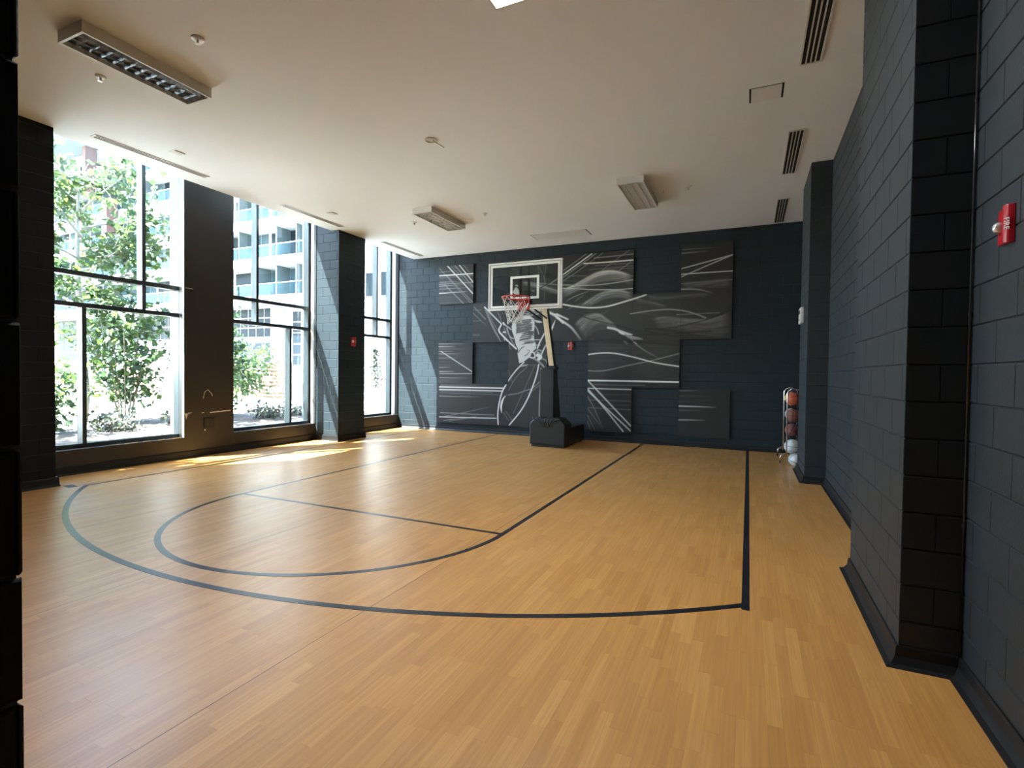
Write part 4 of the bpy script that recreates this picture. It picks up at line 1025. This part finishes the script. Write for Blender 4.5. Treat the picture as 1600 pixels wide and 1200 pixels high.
for z in TZ:
    for xx in (RX0+0.06,RX1-0.06):
        keep(MB().tube([(xx,RY0,z-0.06),(xx,RY1,z-0.06)],0.008,6).build('shelf_rail','chrome'),rack)
def ball(x,y,z,r,m,label,seamed=True):
    bm=bmesh.new(); bmesh.ops.create_uvsphere(bm,u_segments=28,v_segments=18,radius=r)
    me=bpy.data.meshes.new('ball_skin'); bm.to_mesh(me); bm.free()
    me.polygons.foreach_set('use_smooth',[True]*len(me.polygons)); me.materials.append(MATS[m])
    e=empty('ball',(x,y,z-r),label,'ball','balls in and under the rack')
    o=bpy.data.objects.new('ball_skin',me); COL.objects.link(o); o.location=(0,0,r); o.parent=e
    if seamed:
        rot=Matrix.Rotation(random.random()*3,4,'Z')@Matrix.Rotation(random.random()*2,4,'X')
        for M in (Matrix.Identity(4),Matrix.Rotation(PI/2,4,'X'),Matrix.Rotation(PI/2,4,'Y')):
            pts=[(rot@M)@Vector((r*math.cos(2*PI*k/32),r*math.sin(2*PI*k/32),0)) for k in range(33)]
            s=MB().tube(pts,0.003,4,caps=False).build('seam','slot_dark'); s.location=(0,0,r); s.parent=e
mat('ball_yellow',(0.75,0.52,0.20),0.55,bump=0.2,bscale=220); mat('ball_orange',(0.52,0.10,0.04),0.55,bump=0.2,bscale=220)
mat('ball_brown',(0.26,0.09,0.06),0.6,bump=0.2,bscale=220); mat('ball_maroon',(0.22,0.07,0.07),0.6,bump=0.2,bscale=220)
mat('ball_grey',(0.45,0.44,0.43),0.5); mat('ball_white',(0.66,0.67,0.66),0.45)
def seat(z,r): return z-0.06+math.sqrt(max(0,(r+0.008)**2-0.055**2))
cx=(RX0+RX1)/2
ball(cx,11.24,seat(TZ[0],0.118),0.118,'ball_yellow','pale yellow ball at the far end of the top shelf')
ball(cx,10.78,seat(TZ[0],0.120),0.120,'ball_orange','red-orange basketball on the top shelf')
ball(cx,11.22,seat(TZ[1],0.112),0.112,'ball_grey','grey ball at the far end of the second shelf')
ball(cx,10.76,seat(TZ[1],0.118),0.118,'ball_brown','brown basketball on the second shelf')
ball(cx,10.98,seat(TZ[2],0.120),0.120,'ball_maroon','dull maroon basketball on the third shelf')
ball(cx-0.005,10.72,seat(TZ[3]+0.02,0.135),0.135,'ball_white','large white ball on the lowest shelf')
ball(0.775,10.26,0.112,0.112,'ball_white','white ball lying on the floor under the rack')

# ================================================================== WALL DEVICES
def letters(txt, size, m, parent, M, depth=0.0008):
    cu=bpy.data.curves.new('lettering','FONT'); cu.body=txt; cu.size=size; cu.extrude=depth; cu.align_x='CENTER'; cu.align_y='CENTER'; cu.resolution_u=3
    t=bpy.data.objects.new('lettering_source',cu); COL.objects.link(t)
    me=bpy.data.meshes.new_from_object(t.evaluated_get(bpy.context.evaluated_depsgraph_get()))
    bpy.data.objects.remove(t); me.materials.clear(); me.materials.append(MATS[m])
    o=bpy.data.objects.new('lettering',me); COL.objects.link(o); o.parent=parent; o.matrix_local=M
    return o
def strobe(name_label, loc, out, along, s=1.0):
    """fire strobe: a red body with a rounded half, a clear lens and FIRE lettering. out = away from wall, along = to the viewer's right on the wall"""
    e=empty('fire_strobe',loc,name_label,'fire alarm','red fire strobes')
    M=Matrix(((along[0],out[0],0,0),(along[1],out[1],0,0),(0,0,1,0),(0,0,0,1)))
    h=0.085*s; w=0.058*s
    b1=MB().cbox(-w,-0.003*s,0,0.022*s,-h*0.94,h*0.94,0.009*s).build('body','alarm_red'); b1.parent=e; b1.matrix_local=M
    prof=[(0.003*s,0),(0.003*s,0.024*s),(0.012*s,0.031*s),(0.026*s,0.034*s),(0.042*s,0.031*s),(0.054*s,0.022*s),(w+0.004*s,0)]
    b2=MB().prism(prof,-h,h,'z').build('horn_cover','alarm_red'); b2.parent=e; b2.matrix_local=M
    bv=b2.modifiers.new('bevel','BEVEL'); bv.width=0.004*s; bv.segments=2
    ln=MB().lathe([(0.026*s,0.020*s),(0.025*s,0.034*s),(0.020*s,0.044*s),(0.008*s,0.050*s)],16,(-0.030*s,0,0.0),'y').build('strobe_lens','strobe_clear',smooth=True); ln.parent=e; ln.matrix_local=M
    b2.data.polygons.foreach_set('use_smooth',[True]*len(b2.data.polygons)); b2.data.set_sharp_from_angle(angle=0.9)
    A=Vector((along[0],along[1],0)); O=Vector((out[0],out[1],0))
    nz=(A*0.6+O*0.8).normalized(); ty=(A*0.8-O*0.6).normalized()
    P=A*0.048*s+O*0.0265*s+nz*0.0014
    letters('FIRE',0.030*s,'alarm_white',e,Matrix(((0,ty.x,nz.x,P.x),(0,ty.y,nz.y,P.y),(-1,0,0,P.z),(0,0,0,1))))
    return e
strobe('red fire strobe with clear lens on the near right wall',(XR,3.03,2.255),(-1,0),(0,-1))
strobe('small red fire strobe on the dark left pillar',(XPL,9.26,2.25),(1,0),(0,1),1.25)
strobe('small red fire strobe on the back wall right of the cream pole',(-3.915,YB,2.24),(0,-1),(1,0),1.15)
# white box on the far pillar
e=empty('wall_controller',(XP,9.48,2.42),'white control box on the far right pillar','control box')
keep(MB().cbox(XP-0.05,XP-0.001,9.32,9.64,2.42,2.67,0.012).build('case','box_white'),e)
keep(MB().box(XP-0.053,XP-0.05,9.36,9.60,2.57,2.63).build('display','slot_dark'),e)
keep(MB().box(XP-0.053,XP-0.05,9.44,9.52,2.47,2.49).build('button','slot_dark'),e)
# conduit in the corner of the near pillar
e=empty('conduit',(XR-0.022,3.40,0.1),'thin glossy black conduit in the near pillar corner','conduit')
keep(MB().tube([(XR-0.010,3.418,0.10),(XR-0.010,3.418,H)],0.0065,10).build('pipe','conduit_black',smooth=True),e)
for z in (0.8,1.9,3.0,4.1):
    keep(MB().lathe([(0.009,-0.010),(0.0095,0),(0.009,0.010)],10,(XR-0.010,3.418,z)).build('clamp','conduit_black'),e)
# outlet on the pier, scraped paint
e=empty('wall_outlet',(XW,6.26,0.49),'black wall outlet plate low on the pier','outlet')
keep(MB().cbox(XW,XW+0.022,6.165,6.36,0.49,0.685,0.004).build('plate','outlet_black'),e)
for s in (-0.04,0.04): keep(MB().cbox(XW+0.022,XW+0.026,6.262+s-0.02,6.262+s+0.02,0.555,0.62,0.002).build('socket','steel_black'),e)
def scrape(pts,parent,x=XW+0.0025):
    mb=MB(); n=len(pts); mb.v=[(x,a,b) for a,b in pts]+[(x+0.0008,a,b) for a,b in pts]
    mb.f=[tuple(range(n,2*n))]+[(k,(k+1)%n,n+(k+1)%n,n+k) for k in range(n)]
    return mb.build('paint_scrape','scraped_plaster',parent)
scrape([(6.28,0.77),(6.42,0.776),(6.56,0.782),(6.70,0.786),(6.70,0.800),(6.55,0.798),(6.40,0.789),(6.28,0.783)],pier)
scrape([(5.815,0.79),(5.88,0.785),(5.95,0.80),(5.88,0.80),(5.85,0.72),(5.84,0.68),(5.83,0.74)],pier)
scrape([(6.12,0.776),(6.17,0.78),(6.17,0.788),(6.12,0.784)],pier)
scrape([(6.17,0.455),(6.20,0.455),(6.195,0.478),(6.175,0.475)],pier)
o=MB().tube([(XW+0.006,6.15,1.04),(XW+0.02,6.17,1.16),(XW+0.02,6.23,1.20),(XW+0.015,6.30,1.13),(XW+0.006,6.33,1.08)],0.004,6).build('loose_wire','scraped_plaster',pier)
for (ya,yb,za) in ((4.85,5.05,0.374),(5.12,5.24,0.376),(5.36,5.47,0.372),(5.60,5.75,0.376),(7.6,7.68,0.372),(8.0,8.06,0.374)):
    mb=MB(); mb.v=[(XW+0.0062,ya,za-0.012),(XW+0.0062,yb,za-0.004),(XW+0.0062,yb,za+0.008),(XW+0.0062,ya,za+0.006)]; mb.f=[(0,1,2,3)]; mb.build('paint_scrape','scraped_plaster',wall_left)
scrape([(5.82,3.0),(5.95,3.004),(5.97,2.985),(5.95,2.995),(5.83,2.992)],pier)
# ================================================================== OUTSIDE
mat('paving',(0.24,0.24,0.235),0.8,noise=0.12,nscale=0.6)
mat('soil',(0.035,0.027,0.021),0.95,noise=0.5,nscale=5,bump=1.0,bscale=14)
mat('bark',(0.20,0.16,0.12),0.9,noise=0.3,nscale=9,bump=0.6,bscale=30)
mat('pale_bark',(0.34,0.32,0.28),0.9,noise=0.25,nscale=9,bump=0.4,bscale=30)
def leaf_mat(name,c,tr):
    m=bpy.data.materials.new(name); m.use_nodes=True; nt=m.node_tree; b=nt.nodes['Principled BSDF']
    at=nt.nodes.new('ShaderNodeAttribute'); at.attribute_name='leaf'
    hs=nt.nodes.new('ShaderNodeMix'); hs.data_type='RGBA'
    hs.inputs['A'].default_value=(c[0]*0.6,c[1]*0.65,c[2]*0.8,1); hs.inputs['B'].default_value=(min(1,c[0]*1.7),min(1,c[1]*1.35),c[2]*0.9,1)
    nt.links.new(at.outputs['Fac'],hs.inputs['Factor']); nt.links.new(hs.outputs['Result'],b.inputs['Base Color'])
    b.inputs['Roughness'].default_value=0.5
    t=nt.nodes.new('ShaderNodeBsdfTranslucent'); nt.links.new(hs.outputs['Result'],t.inputs['Color'])
    mx=nt.nodes.new('ShaderNodeMixShader'); mx.inputs[0].default_value=tr
    nt.links.new(b.outputs[0],mx.inputs[1]); nt.links.new(t.outputs[0],mx.inputs[2]); nt.links.new(mx.outputs[0],nt.nodes['Material Output'].inputs['Surface'])
    MATS[name]=m
leaf_mat('leaf_maple',(0.042,0.080,0.026),0.5)
leaf_mat('leaf_dark',(0.016,0.028,0.014),0.25)
leaf_mat('leaf_sage',(0.045,0.060,0.045),0.3)
GZ=0.30
ground=tag(MB().box(-120,-9.40,-60,80,GZ-0.3,GZ).build('ground','paving'),'pale sunlit paving outside the windows','ground',kind='structure')
# mulch bed with an uneven surface
mb=MB(); nx,ny=28,60
for i in range(nx+1):
    for j in range(ny+1):
        xx=-9.41-4.6*i/nx-0.5*math.sin(j*0.35)*(i/nx); yy=-6+18.5*j/ny
        h=GZ+0.02+0.10*math.sin(PI*min(1,i/nx))*(0.8+0.4*math.sin(j*0.9+i))+0.02*random.random()
        mb.v.append((xx,yy,GZ-0.01 if i in (0,nx) or j in (0,ny) else h))
for i in range(nx):
    for j in range(ny): a=i*(ny+1)+j; mb.f.append((a,a+1,a+ny+2,a+ny+1))
tag(mb.build('planting_bed','soil',smooth=True),'dark mulch planting bed just outside the windows','planting bed',kind='structure')

LEAF=[(0,0,0),(0.28,0.22,0.05),(0.50,0.55,0.02),(0.22,0.60,0.04),(0,1.0,-0.05),(-0.22,0.60,0.04),(-0.50,0.55,0.02),(-0.28,0.22,0.05)]
LEAFV=np.array(LEAF); LEAFF=[(0,1,2,3),(0,3,4,5),(0,5,6,7)]
def foliage(name,pts,size,m,parent,rs,droop=0.3,stuff=True):
    N=len(pts); rs=np.random.RandomState(rs)
    d=rs.normal(size=(N,3)); d[:,2]=d[:,2]*0.5-droop; d/=np.linalg.norm(d,axis=1)[:,None]
    a=rs.normal(size=(N,3)); a-= (a*d).sum(1)[:,None]*d; a/=np.linalg.norm(a,axis=1)[:,None]
    nn=np.cross(a,d); s=size*(0.6+0.7*rs.rand(N))
    V=(pts[:,None,:]+s[:,None,None]*(LEAFV[None,:,0:1]*a[:,None,:]+LEAFV[None,:,1:2]*d[:,None,:]+LEAFV[None,:,2:3]*nn[:,None,:])).reshape(-1,3)
    F=[tuple(8*i+k for k in f) for i in range(N) for f in LEAFF]
    me=bpy.data.meshes.new(name); me.from_pydata(V.tolist(),[],F)
    at=me.attributes.new('leaf','FLOAT_COLOR','POINT'); c=np.repeat(rs.rand(N)**1.6,8).astype(np.float32); col=np.stack([c,c,c,np.ones_like(c)],1)
    at.data.foreach_set('color',col.ravel()); me.materials.append(MATS[m])
    o=bpy.data.objects.new(name,me); COL.objects.link(o); keep(o,parent)
    if stuff: o['kind']='stuff'
    return o
def tree(name,label,base,height,crown_lo,crown_r,nl,leafsize,leafm,barkm,seed,group=None,limbs=14,trunk_r=0.07,cat='tree',crown_c=None):
    rs=np.random.RandomState(seed); e=empty(name,base,label,cat,group); b=np.array(base)
    top=b+np.array([rs.normal()*0.1,rs.normal()*0.1,height*0.92])
    tp=[tuple(b+(top-b)*t+np.array([0.06*math.sin(5*t+seed),0.06*math.cos(4*t),0])*(t>0)) for t in np.linspace(0,1,9)]
    keep(MB().tube(tp,trunk_r,9,r_end=0.015).build('trunk',barkm,smooth=True),e)
    lv=[]; br=MB()
    for k in range(limbs):
        t=crown_lo/height+(0.93-crown_lo/height)*(k+rs.rand()*0.6)/limbs
        p0=b+(top-b)*t; ang=k*2.4+rs.rand(); 
        rel=(t*height-crown_lo)/max(0.1,height-crown_lo)
        L=crown_r*(0.55+0.75*math.sin(PI*min(1,0.18+0.82*rel)))*(0.8+0.35*rs.rand())
        d=np.array([math.cos(ang),math.sin(ang),0.45+0.25*rs.rand()]); d/=np.linalg.norm(d)
        q=[p0+d*L*s+np.array([0,0,-0.12*L*s*s]) for s in np.linspace(0,1,5)]
        br.tube([tuple(x) for x in q],trunk_r*0.36,6,r_end=0.006)
        for s in range(7):
            f=0.3+0.7*rs.rand(); c=p0+d*L*f; dd=d*0.6+rs.normal(size=3)*0.6; dd/=np.linalg.norm(dd); l2=L*(0.25+0.3*rs.rand())
            c2=c+dd*l2; br.tube([tuple(c),tuple((c+c2)/2+rs.normal(size=3)*0.03),tuple(c2)],0.010,4,r_end=0.003,caps=False)
            for w in range(max(1,int(nl/(limbs*7)))):
                g=rs.rand()**0.6; lv.append(c+(c2-c)*g+rs.normal(size=3)*0.16*crown_r*0.7)
    keep(br.build('branches',barkm,smooth=True),e)
    foliage('foliage',np.array(lv),leafsize,leafm,e,seed+1)
    return e
def shrub(name,label,base,height,radius,stems,nl,leafsize,leafm,seed,group=None,lo=0.25,barkm='bark'):
    rs=np.random.RandomState(seed); e=empty(name,base,label,'shrub',group); b=np.array(base); lv=[]
    for k in range(stems):
        ang=2*PI*k/stems+rs.rand()*0.5; out=radius*(0.35+0.65*rs.rand()); h=height*(0.7+0.35*rs.rand())
        q=[b+np.array([math.cos(ang)*(0.08+out*s**1.2),math.sin(ang)*(0.08+out*s**1.2),h*s]) for s in np.linspace(0,1,7)]
        keep(MB().tube([tuple(x) for x in q],0.016,6,r_end=0.005).build('stem',barkm,smooth=True),e)
        for w in range(nl//stems):
            g=lo+(1-lo)*rs.rand()**0.75; i=min(5,int(g*6)); p=q[i]+(q[i+1]-q[i])*(g*6-i); lv.append(p+rs.normal(size=3)*np.array([1,1,0.8])*radius*0.24)
    foliage('foliage',np.array(lv),leafsize,leafm,e,seed+1)
    return e
tree('maple_tree','leafy maple tree filling the first window',(-12.9,6.15,GZ),6.1,2.5,1.2,3000,0.16,'leaf_maple','pale_bark',21,trunk_r=0.085,limbs=17)
tree('maple_tree','maple tree further left outside, casting dappled light',(-11.6,0.0,GZ),9.0,4.6,1.35,4200,0.2,'leaf_maple','bark',33,trunk_r=0.11,limbs=16)
shrub('viburnum_shrub','many-stemmed green shrub low in the first window',(-12.1,6.55,GZ+0.05),2.75,1.05,11,1500,0.14,'leaf_maple',41,lo=0.22)
shrub('viburnum_shrub','bright green shrub beside the second window frame',(-12.0,8.55,GZ+0.05),2.5,0.7,8,1250,0.13,'leaf_maple',45,lo=0.15)
shrub('low_shrub','small leafy bush at the left of the first window',(-11.2,4.75,GZ+0.05),1.15,0.45,7,520,0.13,'leaf_maple',47,lo=0.05)
shrub('low_shrub','grey-green ground cover plant below the second window',(-10.7,9.0,GZ),0.38,0.45,9,420,0.09,'leaf_sage',49,lo=0.0)
shrub('low_shrub','grey-green clump at the foot of the many-stemmed shrub',(-11.0,7.2,GZ),0.45,0.4,9,420,0.09,'leaf_sage',51,lo=0.0)
shrub('low_shrub','grey-green clump right of the tall window tree',(-11.0,5.75,GZ),0.4,0.4,9,380,0.09,'leaf_sage',53,lo=0.0)
shrub('low_shrub','pale ground cover plant near the second window edge',(-10.9,10.2,GZ),0.34,0.42,9,380,0.09,'leaf_sage',55,lo=0.0)
shrub('leafy_bush','light green bush leaning over the wooden fence',(-18.7,14.3,GZ),2.2,1.3,9,1500,0.17,'leaf_maple',57,lo=0.2)
# small conifer on the far paving
def conifer(base,h,r,seed):
    rs=np.random.RandomState(seed); e=empty('conifer',base,'small dark conifer standing on the paving, third window','tree'); b=np.array(base); lv=[]
    keep(MB().tube([tuple(b),tuple(b+[0,0,h])],0.05,7,r_end=0.01).build('trunk','bark'),e)
    br=MB()
    for k in range(46):
        t=0.10+0.88*k/46; L=r*(1-t)*(0.8+0.4*rs.rand())+0.05; a=k*2.4
        p=b+[0,0,h*t]; q=p+np.array([math.cos(a)*L,math.sin(a)*L,-0.18*L]); br.tube([tuple(p),tuple(q)],0.012,4,r_end=0.004,caps=False)
        for w in range(14): g=rs.rand(); lv.append(p+(q-p)*g+rs.normal(size=3)*0.05)
    keep(br.build('branches','bark'),e); foliage('foliage',np.array(lv),0.13,'leaf_dark',e,seed,droop=0.2)
conifer((-22.3,27.0,GZ),2.9,0.95,61)

# ---- wooden slat fence
mat('fence_wood',(0.20,0.12,0.07),0.7,noise=0.2,nscale=4)
fence=empty('slat_fence',(-22,14.6,GZ),'warm wooden fence of horizontal slats beyond the garden','fence')
FP=[Vector((-31.0,12.0)),Vector((-27.5,13.0)),Vector((-24.0,14.0)),Vector((-20.7,14.95)),Vector((-17.6,15.85))]
for p in FP: keep(MB().box(p.x-0.06,p.x+0.06,p.y-0.02,p.y+0.10,GZ,GZ+1.62).build('fence_post','fence_wood'),fence)
for a,b in zip(FP,FP[1:]):
    d=(b-a).normalized(); nrm=Vector((d.y,-d.x))
    for k in range(10):
        z=GZ+0.08+k*0.155; A=a+nrm*0.05; B=b+nrm*0.05; C=b+nrm*0.02; D=a+nrm*0.02
        keep(MB().add([(A.x,A.y,z),(B.x,B.y,z),(C.x,C.y,z),(D.x,D.y,z),(A.x,A.y,z+0.125),(B.x,B.y,z+0.125),(C.x,C.y,z+0.125),(D.x,D.y,z+0.125)],[(0,3,2,1),(4,5,6,7),(0,1,5,4),(1,2,6,5),(2,3,7,6),(3,0,4,7)]).build('slat','fence_wood'),fence)

# ---- apartment block
mat('facade_white',(0.20,0.205,0.21),0.7); mat('facade_grey',(0.045,0.060,0.066),0.6); mat('pane_blue',(0.026,0.042,0.049),0.35,spec=0.06)
mat('pane_dark',(0.006,0.0095,0.013),0.35,spec=0.06); mat('brick_red',(0.06,0.026,0.024),0.8)
FY=32.0; ST=3.2; Z0=7.05
bld=empty('apartment_building',(-48,FY,GZ),'white apartment block with banded balconies across the courtyard','building')
def bp_(mb,name,m,parent=None):
    o=mb.build(name,m); 
    if parent is None: keep(o,bld)
    else: o.parent=parent
    return o
bp_(MB().box(-84,-23,FY,FY+14,GZ,26.0),'wall','facade_white')
rr_=random.Random(9)
for s in range(6):
    zb=Z0+s*ST
    bp_(MB().box(-84,-29.5,FY-1.5,FY,zb,zb+0.75),'balcony_slab','facade_white')
    if s==5: continue
    # balustrade, one glass sheet per bay, with rail
    bp_(MB().box(-84,-29.5,FY-1.46,FY-1.40,zb+1.72,zb+1.78),'hand_rail','facade_white')
    xx=-76.0
    while xx<-30.5:
        if (-75<xx<-49) or (-45<xx<-31):
            w=2.05
            bp_(MB().box(xx,xx+w,FY-1.44,FY-1.42,zb+0.75,zb+1.72),'balustrade_glass','rail_glass')
            f=bp_(MB().box(xx,xx+w,FY-0.05,FY+0.02,zb+0.75,zb+3.15),'window_frame','facade_white')
            nn=rr_.choice((1,2,2)); ws=(w-0.06)/nn
            for q in range(nn):
                bp_(MB().box(xx+0.05+q*ws,xx+0.05+(q+1)*ws-0.09,FY-0.08,FY-0.04,zb+0.80,zb+3.12),'pane',rr_.choice(('pane_blue','pane_blue','pane_dark')),f)
            if rr_.random()<0.35: bp_(MB().box(xx-0.15,xx-0.05,FY-1.4,FY,zb+0.75,zb+3.2),'divider','facade_grey')
        xx+=2.25
bp_(MB().box(-84,-29.5,FY-1.6,FY+14,26.0,26.5),'roof_slab','facade_white')
# red-brown frames and canopy near the roof, far left
for (x0,x1,z0,z1) in ((-75.6,-75.0,18,25.3),(-61.6,-61.0,19.5,25.3),(-58.2,-57.4,14.6,18.0)):
    bp_(MB().box(x0,x1,FY-2.6,FY-1.6,z0,z1),'brick_column','brick_red')
bp_(MB().box(-77,-60.5,FY-3.0,FY-1.5,24.6,25.4),'brick_cornice','brick_red')
bp_(MB().box(-76.8,-60.7,FY-5.2,FY-1.5,23.9,24.2),'canopy','facade_grey')
# podium windows
for (x0,x1,z0,z1,nc,nr) in ((-42.6,-37.6,4.45,7.0,5,3),(-42.6,-37.6,1.6,4.0,4,2),(-35.2,-34.2,2.0,6.6,1,5),(-33.6,-32.9,2.0,6.6,1,5),(-58,-49.5,4.45,6.9,7,2),(-72,-62,1.4,6.9,7,3),(-27.4,-26.6,7.4,9.3,1,1),(-25.9,-25.0,7.4,9.3,1,1),(-28.3,-27.4,11.2,13.4,1,1)):
    f=bp_(MB().box(x0,x1,FY-0.06,FY+0.02,z0,z1),'window_frame','facade_white')
    cw=(x1-x0)/nc; ch=(z1-z0)/nr
    for i in range(nc):
        for j in range(nr):
            bp_(MB().box(x0+cw*i+0.05,x0+cw*(i+1)-0.05,FY-0.09,FY-0.05,z0+ch*j+0.05,z0+ch*(j+1)-0.05),'pane','pane_dark',f)
bp_(MB().box(-43,-37.3,FY-0.12,FY,4.02,4.42),'spandrel','facade_grey')
bp_(MB().box(-37.3,-36.2,FY-0.5,FY,GZ,7.05),'pilaster','facade_white')
